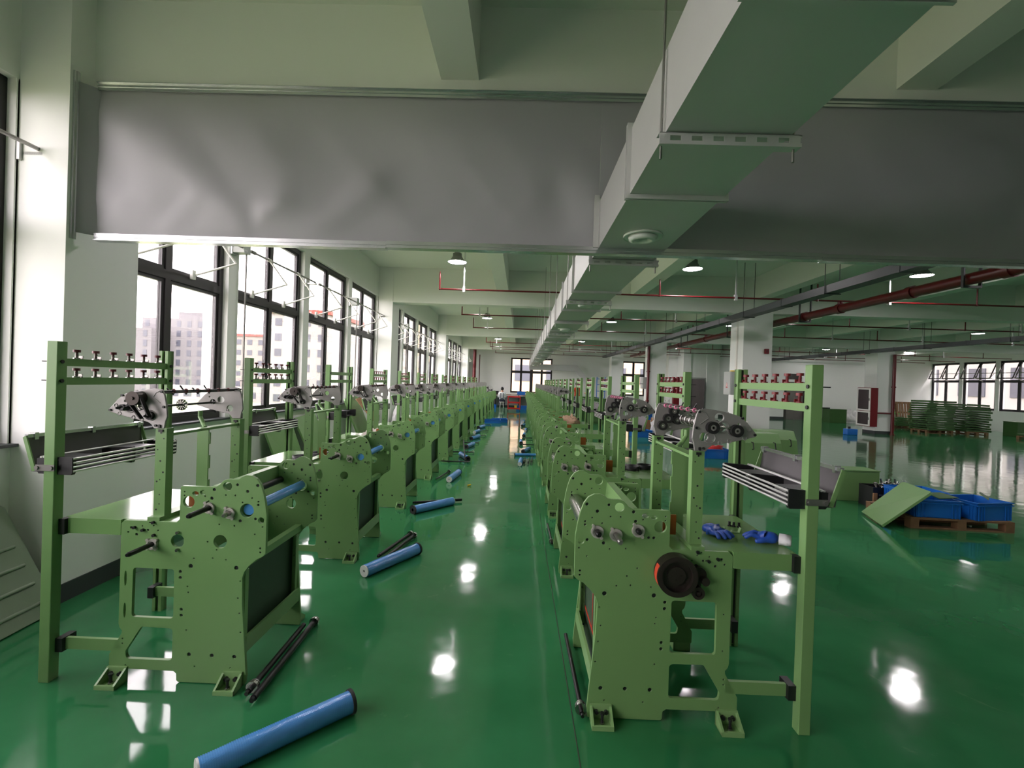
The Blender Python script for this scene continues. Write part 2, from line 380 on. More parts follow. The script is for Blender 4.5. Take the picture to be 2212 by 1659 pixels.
struct('trim_1', box(-3.8, -3.44, -5, FAR, 1.085, 1.105), 'base', 'dark window sill along the left wall')
tag(MB().prism([(0.318, 0.9), (0.322, 0.9), (0.266, 10), (0.262, 10)], 'z', 0.0, 0.0012).build('trim_2', 'doordark'), 'thin dark joint line in the floor beside the right loom row', kind='structure')
# ---- windows
def make_window(name, label, w_, z0, z1, open_=False):
    o = MB(); d = 0.035; f_ = 0.065; zt = z0 + (z1 - z0) * 0.6
    o.box(-d, d, 0, f_, z0, z1).box(-d, d, w_ - f_, w_, z0, z1).box(-d, d, f_, w_ - f_, z0, z0 + f_).box(-d, d, f_, w_ - f_, z1 - f_, z1)
    o.box(-d, d, f_, w_ - f_, zt - 0.045, zt + 0.045).box(-d, d, w_ / 2 - 0.035, w_ / 2 + 0.035, z0 + f_, z1 - f_)
    o = tag(o.build(name, 'frame'), label, kind='structure')
    for zz0, zz1, top in ((z0 + f_, zt - 0.045, 0), (zt + 0.045, z1 - f_, 1)):
        for y0, y1 in ((f_, w_ / 2 - 0.035), (w_ / 2 + 0.035, w_ - f_)):
            s_ = MB(); e = 0.035
            s_.box(-0.02, 0.02, y0, y0 + e, zz0 - zz1, 0).box(-0.02, 0.02, y1 - e, y1, zz0 - zz1, 0).box(-0.02, 0.02, y0 + e, y1 - e, zz0 - zz1, zz0 - zz1 + e).box(-0.02, 0.02, y0 + e, y1 - e, -e, 0)
            s_ = s_.build('sash', 'frame', o); s_.location = (0, 0, zz1)
            if open_ and top: s_.rotation_euler = (0, R(-22), 0); s_.location = (-0.03, 0, zz1)
            MB().box(-0.004, 0.004, y0 + e, y1 - e, zz0 - zz1 + e, -e).build('pane', 'glass', s_)
    return o
w0 = make_window('window_1', 'black framed four-pane window in the left wall', 1.70, 1.1, 3.6)
for i, (a, b) in enumerate(win_y):
    o = w0 if i == 0 else copy_thing(w0, (0, 0, 0))
    o.location = (-3.60, a, 0); o.name = 'window_%d' % (i + 1)
    o['label'] = 'black framed four-pane window, %s along the left wall from the camera end' % ORD[i] if i < 20 else 'last black framed window of the left wall'
nw = len(win_y)
r0 = make_window('window_%d' % (nw + 1), '', 1.70, 1.0, 3.45, True)
for i, (a, b) in enumerate(reversed(rwin)):
    o = r0 if i == 0 else copy_thing(r0, (0, 0, 0))
    o.location = (23.5, b, 0); o.rotation_euler = (0, 0, R(180)); o.name = 'window_%d' % (nw + 1 + i)
    o['label'] = 'black framed window with tilted top sashes, %s from the corner in the right wall' % ORD[i]
fw = make_window('window_%d' % (nw + 6), 'black framed window at the end of the aisle, in two halves', 1.36, 0.9, 3.2)
fw.location = (2.04, FAR + 0.12, 0); fw.rotation_euler = (0, 0, R(90))
copy_thing(fw, (0.68, FAR + 0.12, 0), R(90), 'black framed left half of the window at the end of the aisle').name = 'window_%d' % (nw + 7)
fw['label'] = 'black framed right half of the window at the end of the aisle'
f2 = make_window('window_%d' % (nw + 8), 'tall black framed window behind the boxes, right of the third column', 1.5, 0.95, 3.2)
f2.location = (8.1, FAR + 0.12, 0); f2.rotation_euler = (0, 0, R(90))
# ---- lift doors
d1 = MB().box(15.15, 15.27, 26.88, 27.06, 0, 2.15).box(16.28, 16.4, 26.88, 27.06, 0, 2.15).box(15.27, 16.28, 26.88, 27.06, 2.03, 2.15)
d1 = tag(d1.build('door_1', 'doordark'), 'grey steel double lift door in the far right wall', kind='structure')
MB().box(15.27, 15.772, 26.98, 27.02, 0, 2.03).build('door_leaf', 'door', d1); MB().box(15.778, 16.28, 26.98, 27.02, 0, 2.03).build('door_leaf', 'door', d1)
MB().box(15.2, 16.1, 26.87, 26.9, 2.3, 2.62).build('indicator_panel', 'doordark', d1)
d2 = tag(MB().box(9.42, 9.5, 25.95, 26.05, 0, 2.2).box(10.22, 10.3, 25.95, 26.05, 0, 2.2).box(9.5, 10.22, 25.95, 26.05, 2.12, 2.2).build('door_2', 'boxgrey'), 'grey framed doorway standing ajar at the white partition', kind='structure')
dl = MB().box(0, 0.7, -0.02, 0.02, 0.01, 2.11).build('door_leaf', 'doordark', d2); dl.location = (9.52, 26.0, 0); dl.rotation_euler = (0, 0, R(-35))
struct('wall_partition', MB().box(9.0, 9.42, 25.9, 26.9, 0, CH).box(10.3, 11.0, 25.9, 26.9, 0, CH).box(9.42, 10.3, 25.96, 26.9, 2.2, CH).box(9.42, 10.3, 26.5, 26.9, 0, 2.2), 'wall', 'white partition around the grey doorway')
# ---- grey smoke curtain
sc_ = empty('smoke_curtain', (0, 3.27, 0), 'wide grey fabric smoke curtain hung across the hall under the first beam', 'smoke curtain')
CREASES = [((-2.95, 3.5), (-2.1, 2.75), -0.045, 0.2), ((-2.05, 2.6), (-1.75, 2.85), -0.03, 0.1), ((-1.9, 2.6), (-1.95, 2.75), 0.025, 0.07), ((-1.6, 3.3), (-1.2, 2.6), 0.03, 0.22), ((-1.5, 2.6), (-1.1, 3.0), -0.03, 0.12), ((0.35, 2.6), (0.2, 3.0), 0.03, 0.12), ((2.0, 2.7), (3.2, 3.0), -0.035, 0.2), ((2.4, 2.6), (3.4, 2.8), 0.03, 0.12), ((1.4, 3.0), (3.4, 3.3), -0.03, 0.2)]
def fabric(x0, x1, z0, z1, n_, m_, seed):
    vs = []; fs = []
    for i in range(n_ + 1):
        for j in range(m_ + 1):
            x = x0 + (x1 - x0) * i / n_; z = z0 + (z1 - z0) * j / m_
            e = min(1, 4 * min(j, m_ - j) / m_)
            dd = 0.040 * noise.noise(Vector((x * 1.3 + z * 0.9, z * 1.1 - x * 0.4, seed))) + 0.010 * noise.noise(Vector((x * 4 + z * 3, z * 1.2, seed + 3)))
            dd += 0.02 * max(0, 1 - j / (m_ * 0.45)) * noise.noise(Vector((x * 5 - z * 4, 0.3, seed)))
            for (ax, az), (bx, bz), h_, w_ in CREASES:
                p_, q_, r_ = Vector((ax, az)), Vector((bx, bz)), Vector((x, z)); t_ = max(0, min(1, (r_ - p_).dot(q_ - p_) / (q_ - p_).length_squared))
                d_ = (r_ - p_ - (q_ - p_) * t_).length; dd += h_ * math.exp(-(d_ / w_) ** 2)
            vs.append((x, -0.01 + dd * e, z))
    k = m_ + 1
    for i in range(n_):
        for j in range(m_): fs.append((i * k + j, (i + 1) * k + j, (i + 1) * k + j + 1, i * k + j + 1))
    return MB().add(vs, fs, True)
ZB, ZT = 2.585, 3.63
fabric(-3.06, 0.505, ZB, ZT, 90, 28, 1.0).build('fabric', 'curtain', sc_)
fabric(0.985, 5.25, ZB, ZT, 100, 28, 5.0).build('fabric', 'curtain', sc_)
fabric(0.505, 0.985, 2.95, ZT, 12, 14, 9.0).build('fabric', 'curtain', sc_)
MB().add([(-3.148, -0.11, ZB), (-3.06, -0.01, ZB), (-3.06, -0.01, ZT), (-3.148, -0.11, ZT)], [(0, 1, 2, 3)]).build('side_flap', 'curtain', sc_)
rail = lambda x0, x1, z, dz: MB().box(x0, x1, -0.03, -0.018, z - 0.024, z + 0.024).box(x0, x1, -0.036, -0.018, z - 0.003, z + 0.003).box(x0, x1, -0.045, 0.02, z + dz * 0.024, z + dz * 0.028)
for x0, x1, dz_ in ((-3.07, -0.98, 0), (-0.98, 2.05, 0.006), (2.05, 5.25, 0)):
    rail(x0, x1, ZB - 0.008 + dz_, -1).build('bottom_rail', 'rail', sc_)
for x0, x1 in ((-3.07, 0.52), (0.52, 2.6), (2.6, 5.25)): rail(x0, x1, ZT + 0.01, 1).build('top_rail', 'rail', sc_)
MB().box(-3.15, -3.138, -0.13, -0.09, ZB - 0.05, ZT + 0.06).box(-3.138, -3.13, -0.115, -0.105, ZB - 0.05, ZT + 0.06).build('side_rail', 'rail', sc_)
MB().box(0.47, 0.505, -0.04, -0.02, 2.6, 2.96).build('cutout_trim', 'galv', sc_)
# ---- air duct
DX0, DX1, DZ0, DZ1 = 0.51, 0.975, 2.60, 2.93
ad = empty('air_duct', (0.74, 0, DZ0), 'long galvanised rectangular air duct running overhead along the aisle', 'air duct')
ys_ = [2.33 + 1.22 * i for i in range(-5, 23)]
for i in range(len(ys_) - 1):
    a, b = ys_[i], ys_[i + 1]
    o = MB().box(DX0, DX1, a + 0.004, b - 0.004, DZ0, DZ1)
    o = o.build('duct_section', 'galv', ad); o.matrix_parent_inverse = Matrix.Translation((-0.74, 0, -DZ0))
for y in ys_:
    b = MB()
    for yy in (y - 0.016, y + 0.006):
        b.box(DX0 - 0.022, DX1 + 0.022, yy, yy + 0.01, DZ0 - 0.022, DZ0).box(DX0 - 0.022, DX1 + 0.022, yy, yy + 0.01, DZ1, DZ1 + 0.022)
        b.box(DX0 - 0.022, DX0, yy, yy + 0.01, DZ0, DZ1).box(DX1, DX1 + 0.022, yy, yy + 0.01, DZ0, DZ1)
    o = b.build('flange', 'galv', ad); o.matrix_parent_inverse = Matrix.Translation((-0.74, 0, -DZ0))
for y in [1.76 + 1.78 * i for i in range(-3, 16)]:
    b = MB(); z = DZ0 - 0.045
    b.box(0.485, 1.01, y - 0.021, y - 0.018, z, z + 0.012).box(0.485, 1.01, y - 0.021, y - 0.018, z + 0.03, z + 0.042)
    for q in range(7):
        xx = 0.485 + q * 0.08; b.box(xx, xx + 0.04, y - 0.021, y - 0.018, z + 0.012, z + 0.03)
    b.box(0.485, 1.01, y - 0.021, y + 0.02, z + 0.040, z + 0.043).box(0.485, 1.01, y - 0.021, y + 0.02, z - 0.002, z)
    o = b.build('hanger_channel', 'galv', ad); o.matrix_parent_inverse = Matrix.Translation((-0.74, 0, -DZ0))
    b = MB().cyl((0.497, y, z - 0.05), (0.497, y, CH), 0.005, 6).cyl((0.99, y, z - 0.05), (0.99, y, CH), 0.005, 6)
    o = b.build('hanger_rod', 'steel', ad); o.matrix_parent_inverse = Matrix.Translation((-0.74, 0, -DZ0))
dif = MB().lathe([(0.045, 0.0), (0.045, -0.03), (0.06, -0.038), (0.085, -0.03), (0.09, -0.012), (0.075, -0.006), (0.105, -0.004), (0.12, -0.014), (0.122, -0.006), (0.118, 0.002)], 28).add([(0.045 * math.cos(2 * math.pi * i / 20), 0.045 * math.sin(2 * math.pi * i / 20), -0.012) for i in range(20)], [tuple(range(20))]).mesh('round_diffuser', 'duct_white')
for y in [2.95 + 2.6 * i for i in range(-2, 10)]:
    o = bpy.data.objects.new('round_diffuser', dif); col.objects.link(o); o.parent = ad; o.location = (0.0, y, 0)
b = MB().box(DX0, 3.4, 29.3, 29.75, 2.42, 2.78).prism([(3.4, 2.42), (3.4, 2.78), (3.55, 2.78), (4.3, 1.9), (4.3, 1.4)], 'y', 29.3, 29.75)
o = b.build('duct_elbow', 'galv', ad); o.matrix_parent_inverse = Matrix.Translation((-0.74, 0, -DZ0))
# ---- sprinkler pipes
for i, y in enumerate([6.1, 9.27, 12.8, 15.9, 21.8, 24.6, 26.4, 29.9]):
    x1 = 22.6 if y < 26.5 else 8.2; z = 3.45
    o = MB().cyl((-1.69, y, z), (x1, y, z), 0.017, 8).cyl((-1.69, y, z), (-1.69, y, z + 0.30), 0.017, 8).ball((-1.69, y, z), 0.022)
    o.cyl((-1.69, y, z + 0.30), (-1.69, y, z + 0.36), 0.017, 8, r2=0.005)
    x = 2.7
    while x < x1: o.cyl((x, y, z), (x, y, z + 0.32), 0.015, 6).cyl((x, y, z - 0.022), (x, y, z + 0.022), 0.022, 8); x += 3.1
    o = tag(o.build('sprinkler_pipe', 'pipe'), 'thin red sprinkler branch pipe crossing overhead, %s beyond the grey curtain' % ORD[i], 'pipe', 'red sprinkler branch pipes')
    for xh in (-1.2, 1.5, 4.2, 7.2, 10.5, 13.5, 16.5, 19.5):
        if xh < x1: MB().box(xh - 0.012, xh + 0.012, y - 0.012, y + 0.012, z + 0.03, CH).box(xh - 0.025, xh + 0.025, y - 0.03, y + 0.03, z - 0.05, z + 0.06).build('pipe_hanger', 'galv', o)
mp = MB().cyl((6.25, 3.7, 3.30), (6.25, 26.5, 3.30), 0.083, 16)
for y in (6.1, 7.6, 9.27, 10.4, 12.8, 15.9, 18.5, 21.8, 24.6): mp.cyl((6.25, y - 0.06, 3.30), (6.25, y + 0.06, 3.30), 0.1, 16).cyl((6.25, y, 3.3), (6.25, y, 3.43 if y not in (7.6, 10.4, 18.5) else 3.39), 0.045, 10)
mp = tag(mp.build('main_pipe', 'pipe'), 'thick red sprinkler main running lengthwise right of the dark cable tray', 'pipe')
for y in (6.6, 10.4, 14.0, 18.0): MB().box(6.12, 6.38, y - 0.02, y + 0.02, 3.17, 3.2).box(6.12, 6.14, y - 0.02, y + 0.02, 3.2, CH).box(6.36, 6.38, y - 0.02, y + 0.02, 3.2, CH).build('pipe_hanger', 'cabletray', mp)
for i, (x, z, w_) in enumerate(((4.72, 3.22, 0.2), (12.9, 3.2, 0.2))):
    ct = tag(MB().box(x - w_ / 2, x + w_ / 2, 3.7, 26.6, z - 0.06, z + 0.06).build('cable_tray', 'cabletray'), ['dark grey cable tray passing in front of the switch-box column', 'dark grey cable tray high over the empty right side of the hall'][i], 'cable tray')
    for y in [4.6 + 2.6 * k for k in range(9)]: MB().cyl((x - w_ / 2 - 0.01, y, z - 0.07), (x - w_ / 2 - 0.01, y, CH), 0.006, 6).cyl((x + w_ / 2 + 0.01, y, z - 0.07), (x + w_ / 2 + 0.01, y, CH), 0.006, 6).box(x - w_ / 2 - 0.03, x + w_ / 2 + 0.03, y - 0.02, y + 0.02, z - 0.075, z - 0.062).build('tray_hanger', 'cabletray', ct)
    for y in [5.8 + 2.6 * k for k in range(8)]: MB().box(x - w_ / 2 - 0.006, x + w_ / 2 + 0.006, y, y + 0.04, z - 0.066, z + 0.066).build('tray_coupling', 'cabletray', ct)
# ---- lamps
def make_lamp():
    t_ = empty('high_bay_lamp', (0, 0, 0), '', 'ceiling lamp', 'high-bay lamps under the ceiling')
    MB().lathe([(0.0, 0.19), (0.05, 0.19), (0.085, 0.16), (0.09, 0.10), (0.10, 0.095), (0.12, 0.06), (0.185, 0.0), (0.19, -0.005), (0.18, 0.0), (0.1, 0.06)], 24).build('housing', 'lampbody', t_)
    b = MB()
    for i in range(14):
        a = 2 * math.pi * i / 14; b.cyl((0.075 * math.cos(a), 0.075 * math.sin(a), 0.1), (0.075 * math.cos(a), 0.075 * math.sin(a), 0.17), 0.012, 5)
    b.build('cooling_fins', 'lampbody', t_)
    MB().cyl((0, 0, 0.004), (0, 0, 0.012), 0.172, 24).build('diffuser', 'lamplit', t_)
    MB().cyl((0, 0, 0.19), (0, 0, CH - 3.9), 0.01, 6).torus((0, 0, 0.22), (1, 0, 0), 0.03, 0.006, 10, 5).build('hook', 'lampbody', t_)
    return t_
lp = make_lamp(); first = True
for r_, y in enumerate((None, 4.9, 8.9, 13.1, 16.8, 21.0, 25.0)):
    if y is None: continue
    for c_, x in enumerate((-1.3, 3.2, 7.5, 11.8, 16.2, 20.5)):
        lab = 'grey bell-shaped high-bay lamp, %s from the left in the %s' % (ORD[c_], ['row on the camera side', 'first row beyond the curtain', 'second row beyond the curtain', 'third row beyond the curtain', 'fourth row beyond the curtain', 'fifth row beyond the curtain', 'row nearest the end wall'][r_])
        if first: lp.location = (x, y, 3.9); lp['label'] = lab; first = False
        else: copy_thing(lp, (x, y, 3.9), None, lab)
# ---- window openers on the left wall
def make_opener():
    t_ = empty('window_opener', (0, 0, 0), '', 'window opener', 'window opener rods along the left wall')
    MB().cyl((0.22, 0.0, 3.13), (0.22, 1.78, 3.13), 0.014, 8).cyl((0.22, 0.02, 3.13), (0.22, 0.09, 3.13), 0.024, 8).build('rod', 'steel', t_)
    for y in (0.42, 1.22):
        MB().tube([(0.22, y, 3.13), (0.45, y + 0.02, 2.82), (0.03, y - 0.05, 2.66)], 0.011, 8).cyl((0.22, y - 0.03, 3.13), (0.22, y + 0.03, 3.13), 0.024, 8).box(0.02, 0.05, y - 0.08, y - 0.03, 2.62, 2.72).build('folding_arm', 'whiteplastic', t_)
    MB().box(0.09, 0.25, 1.72, 1.78, 3.09, 3.11).box(0.09, 0.11, 1.70, 1.80, 3.05, 3.17).build('bracket', 'galv', t_)
    return t_
op = make_opener()
for i, (a, b) in enumerate(win_y):
    lab = 'steel rod and folding arms that open the window, %s along the left wall' % ORD[min(i, 19)]
    if i == 0: op.location = (-3.58, a, 0); op['label'] = lab
    else: copy_thing(op, (-3.58, a, 0), None, lab)
for i, y in enumerate((5.50, 9.28, 13.5)):
    o = empty('crank_box', (-3.42, y, 3.1), 'small grey gear box with a long vertical crank rod, %s on the left window wall' % ORD[i], 'gear box')
    MB().box(-0.08, 0.09, -0.06, 0.07, -0.03, 0.12).build('gear_housing', 'boxgrey', o); MB().cyl((0.05, 0.05, -1.95), (0.05, 0.05, -0.02), 0.011, 8).build('crank_rod', 'steel', o)
ro = empty('window_opener', (23.15, 21.5, 2.85), 'thin steel opener rod in front of the right-hand windows', 'window opener')
MB().cyl((0, 0, 0), (0, 5.2, 0), 0.015, 6).build('rod', 'steel', ro)
for y in (0.5, 1.6, 2.4, 3.5, 4.3): MB().tube([(0, y, 0), (-0.2, y, -0.25), (0.25, y, -0.4)], 0.012, 6).build('folding_arm', 'steel', ro)
# ---------------------------------------------------------------- looms
OUT = [(.000, .70), (.0, .90), (.008, .957), (.02, 1.015), (.036, 1.062), (.058, 1.092), (.086, 1.107), (.115, 1.109), (.139, 1.098), (.153, 1.087), (.174, 1.084), (.208, 1.085), (.231, 1.079), (.243, 1.068), (.255, 1.054), (.273, 1.044), (.287, 1.040), (.455, 1.040), (.463, 1.030), (.463, .865), (.478, .848), (.755, .848), (.774, .830), (.774, .299), (.769, .279), (.755, .262), (.757, .247), (.815, .142), (.82, .134), (.82, .062), (.474, .060), (.458, .048), (.456, .012), (.448, 0.004), (.09, 0.004), (.085, .05), (.094, .164), (.104, .28), (.116, .426), (.12, .566), (.11, .60), (.086, .632), (.05, .665), (.015, .684)]
WIN1 = [(.484, .598), (.703, .598), (.705, .338), (.482, .338)]
WIN2 = [(.483, .284), (.650, .288), (.732, .155), (.728, .116), (.483, .116)]
COMMON = [(.212, 1.047, .023), (.16, 1.057, .007), (.052, 1.057, .008), (.105, 1.024, .008), (.282, 1.027, .008), (.416, .957, .03), (.029, .874, .016), (.294, .981, .008), (.046, .972, .005), (.046, .955, .006), (.059, .881, .007), (.14, .868, .008), (.396, .619, .011), (.153, .619, .011), (.451, .588, .008), (.45, .556, .008), (.44, .388, .008), (.439, .357, .008), (.029, .727, .005), (.028, .706, .005), (.392, .152, .010), (.27, .152, .010), (.15, .150, .010), (.36, .903, .007), (.385, .903, .007), (.63, .80, .006), (.72, .81, .006), (.69, .775, .007), (.66, .82, .004), (.645, .80, .004), (.60, .825, .004), (.62, .84, .004), (.735, .785, .005), (.575, .80, .004), (.74, .54, .004), (.74, .36, .004), (.75, .22, .004), (.75, .195, .004), (.73, .08, .004), (.35, 1.02, .004), (.33, .99, .004), (.31, .965, .004), (.44, .99, .004), (.44, 1.01, .004), (.17, 1.0, .004), (.08, .99, .004), (.22, 1.0, .004), (.13, .965, .004), (.02, .84, .004), (.06, .80, .004), (.17, .84, .004), (.25, .845, .004), (.31, .75, .004), (.26, .71, .004), (.21, .66, .004), (.28, .665, .004), (.38, .66, .004), (.41, .51, .004), (.405, .48, .004), (.13, .55, .004), (.14, .46, .004), (.13, .38, .004), (.12, .28, .004), (.41, .28, .004), (.17, .09, .004), (.36, .09, .004)]
def loom_plate(name, s, holes, y0, y1, parent):
    outer = [(s * u, z) for u, z in fillet(OUT, .004, 2)]
    hs = [[(s * u, z) for u, z in fillet(WIN1, .018)], [(s * u, z) for u, z in fillet(WIN2, .02)]]
    for u, z, r in holes:
        if s < 0 and u == .74: continue
        hs.append(circ(s * u, z, r, 24 if r > .02 else (12 if r > .006 else 8)))
    hs.append(circ(s * .382, 1.003, .017, 14, .011)); hs.append(circ(s * .341, 1.010, .017, 14, .013))
    if s < 0:
        hs += [circ(s * .743, .54, .006, 12, .04), circ(s * .743, .37, .006, 12, .04)]
    return plate(name, outer, hs, y0, y1, 'loom', parent)
HEAD = [(.595, 1.542), (.628, 1.547), (.70, 1.537), (.75, 1.527), (.793, 1.514), (.83, 1.485), (.875, 1.432), (.876, 1.416), (.80, 1.395), (.70, 1.373), (.665, 1.367), (.645, 1.353), (.632, 1.334), (.577, 1.336), (.571, 1.375), (.562, 1.398), (.567, 1.455), (.580, 1.515)]
def make_loom(s, name, label, group):
    L = empty(name, (0, 0, 0), label, 'loom', group)
    X = lambda u: s * u
    def P(n_, mb, m, lod=9, parent=None, bevel=0):
        o = mb.build(n_, m, parent or L, bevel); o['lod'] = lod
        if n_ in ('bolt', 'bolt_hole_shade', 'cast_rib', 'guide_ring', 'finger', 'marking_line'): o['kind'] = 'stuff'
        return o
    ub = lambda u0, u1, *a: MB().box(X(u0), X(u1), *a)
    left = s < 0
    fh = COMMON + ([(.106, .923, .036), (.47, .748, .035), (.243, .754, .035)] if left else [])
    rh = COMMON + ([(.106, .923, .036), (.47, .748, .035), (.17, .80, .032)] if left else [(.106, .90, .02)])
    for nm, hs, a, b in (('side_plate', fh, 0, .018), ('side_plate', rh, .602, .62)):
        o = loom_plate(nm, s, hs, a, b, L); o['lod'] = 99
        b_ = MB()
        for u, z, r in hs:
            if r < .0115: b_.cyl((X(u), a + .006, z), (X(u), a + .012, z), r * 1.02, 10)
        P('bolt_hole_shade', b_, 'black', 9, o)  # black discs added inside the small holes as their shade
    # feet
    for y, d in ((0, -1), (.62, 1)):
        for u in (.10, .715):
            f_ = MB(); z1 = .075; u1 = u + .105; dd = .085 * d; t_ = .011
            for a, b in ((u, u + t_), (u1 - t_, u1)):
                f_.prism([(y, 0), (y + dd, 0), (y + dd, .02), (y + .005 * d, z1), (y, z1)], 'x', X(a), X(b))
            f_.box(X(u), X(u1), y, y + dd, 0, .008).box(X(u), X(u1), y + dd * .88, y + dd, 0, .022).box(X(u), X(u1), y, y + .012 * d, 0, z1)
            o = P('foot', f_, 'loomcast', 9)
            b_ = MB().cyl((X(u + .055), y + dd * .5, .006), (X(u + .055), y + dd * .5, .05), .007, 8).cyl((X(u + .055), y + dd * .5, .05), (X(u + .055), y + dd * .5, .06), .011, 6)
            b_.cyl((X(u + .03), y + .01 * d, .045), (X(u + .03), y + .026 * d, .045), .01, 8).cyl((X(u + .078), y + .01 * d, .045), (X(u + .078), y + .026 * d, .045), .01, 8)
            b_.cur = 1; b_.cyl((X(u + .055), y + dd * .5, .008), (X(u + .055), y + dd * .5, .016), .012, 8)
            P('bolt', b_, ['black', 'chrome'], 3, o)
    # cross members
    P('cross_beam', MB().prism([(X(.255), .955), (X(.262), 1.042), (X(.305), 1.042), (X(.30), .955)], 'y', .018, .602), 'loom', 99)
    P('front_beam', ub(.095, .135, .018, .602, .625, .665), 'loom', 99)
    P('kick_beam', ub(.098, .112, .018, .602, .165, .25), 'loom', 99)
    P('inner_panel', ub(.15, .16, .018, .602, .12, .625), 'shadepanel', 99)  # panel coloured dark to carry the shade of the loom interior
    for y in (.018, .572): P('edge_flange', ub(.112, .12, y, y + .03, .25, .60), 'loom', 9)
    P('back_panel', ub(.44, .45, .018, .602, .62, .84), 'loom', 9)
    if left:
        P('take_up_roller', MB().cyl((X(.107), .02, .923), (X(.107), .60, .923), .029, 18), 'bluewrap', 99)
        P('guide_roller', MB().cyl((X(.24), .02, .955), (X(.24), .60, .955), .02, 14), 'black', 9)
    else:
        P('take_up_roller', MB().cyl((X(.072), .02, .92), (X(.072), .60, .92), .042, 24), 'chrome', 99)
        P('guide_roller', MB().cyl((X(.22), .02, .93), (X(.22), .60, .93), .02, 14), 'chrome', 9)
        b_ = MB().box(X(.15), X(.148), .05, .57, .53, .545).box(X(.15), X(.148), .05, .57, .27, .285).box(X(.15), X(.148), .05, .062, .27, .545).box(X(.15), X(.148), .30, .31, .27, .545)
        P('marking_line', b_, 'redpaint', 3)
    # bearings and shaft ends on the front plate
    sh = [(.304, .931, .029, .15, 'blacksteel'), (.195, .908, .029, .045, 'chrome'), (.602, .728, .028, .15, 'blacksteel')] if left else [(.106, .924, .031, .05, 'blacksteel'), (.198, .912, .031, .105, 'steel'), (.306, .937, .031, .03, 'blacksteel')]
    for u, z, r, l, m in sh:
        b_ = MB().cyl((X(u), 0, z), (X(u), -.012, z), r, 24, hole=r * .72).cyl((X(u), 0, z), (X(u), -.006, z), r * .75, 20)
        for a in (125, 305) if u != .602 else (45, 135, 225, 315):
            q = (X(u) + (r + .004) * math.cos(R(a)), z + (r + .004) * math.sin(R(a))); b_.cyl((q[0], 0, q[1]), (q[0], -.014, q[1]), .008, 8)
        o = P('bearing', b_, 'ringsteel', 6)
        P('shaft_end', MB().cyl((X(u), .01, z), (X(u), -l, z), r * .46, 14).cyl((X(u), -l, z), (X(u), -l - .012, z), r * .46, 14, r2=r * .3), m, 6, o)
    if left:
        b_ = MB()
        for zz in (.795, .703): b_.cyl((X(.466), 0, zz), (X(.466), -.014, zz), .008, 8)
        P('bolt', b_, 'chrome', 3)
    b_ = MB()
    for u, z in ((.60, .842), (.655, .80), (.70, .812), (.595, .775)): b_.cyl((X(u), 0, z), (X(u), -.012, z), .008, 8)
    P('bolt', b_, 'black', 3)
    # table
    P('table', MB().box(X(.478), X(1.09), .02, .66, .838, .848).box(X(.776), X(1.06), 0, .02, .768, .848).box(X(.776), X(1.06), .642, .66, .768, .838).box(X(.776), X(.79), .02, .64, .79, .838), 'loomtop', 99)
    for y0 in (.0, .64): P('spacer', ub(1.06, 1.092, y0 - .02, y0 + .05, .765, .846), 'black', 6)
    for y0 in (.0, .602):
        P('lower_beam', ub(.76, 1.06, y0, y0 + .018, .152, .212), 'loom', 9)
        P('spacer', ub(1.055, 1.092, y0 - .02, y0 + .06, .145, .216), 'black', 6)
    P('stop_block', ub(.492, .56, .2, .212, .86, .965), 'orange', 9)
    # posts
    P('thread_post', ub(1.092, 1.148, -.05, .005, 0, 1.778), 'loom', 99, None, .003)
    b_ = MB().box(X(1.092), X(1.112), .70, .752, 0, 1.775).box(X(1.132), X(1.152), .70, .752, 0, 1.775).box(X(1.092), X(1.152), .728, .752, 0, 1.775); b_.cur = 1
    b_.box(X(1.112), X(1.132), .716, .728, .01, 1.77)
    P('thread_post', b_, ['loom', 'black'], 99)
    for z in (1.672, 1.572):
        P('guide_bar', ub(1.102, 1.12, .005, .70, z - .022, z + .018), 'loom', 99)
        b_ = MB()
        for y in (-.006, .745): b_.cyl((X(1.09), y - .02, z), (X(1.085), y - .02, z), .01, 8)
        b_.cyl((X(1.15), -.022, z), (X(1.20), -.022, z), .003, 5)
        P('bolt', b_, 'black', 3)
        allk = MB()
        for i in range(6):
            y = .075 + i * .112; c_ = (X(1.111), y, z + .018)
            def knob(b):
                b.cur = 1; b.cyl(c_, (c_[0], y, c_[2] + .006), .016, 12)
                for q in range(5): b.torus((c_[0], y, c_[2] + .009 + q * .005), (0, 0, 1), .0075, .0016, 10, 4)
                b.box(c_[0] - .012, c_[0] + .012, y + .022, y + .026, c_[2], c_[2] + .018)
                b.cur = 0; b.cyl(c_, (c_[0], y, c_[2] + .04), .006, 8).cyl((c_[0], y, c_[2] + .036), (c_[0], y, c_[2] + .05), .0165, 14)
            kb = MB(); knob(kb); o = P('tension_knob', kb, ['maroon', 'chrome'] if left else ['redknob', 'redknob'], 2)
            allk.cur = 0; allk.box(c_[0] - .006, c_[0] + .006, y - .006, y + .006, c_[2], c_[2] + .04).cyl((c_[0], y, c_[2] + .036), (c_[0], y, c_[2] + .05), .0165, 8)
            allk.cur = 1; allk.cyl(c_, (c_[0], y, c_[2] + .006), .016, 8)
        o = P('tension_knobs', allk, ['maroon', 'chrome'], 99); o['far'] = 1; o['kind'] = 'stuff'
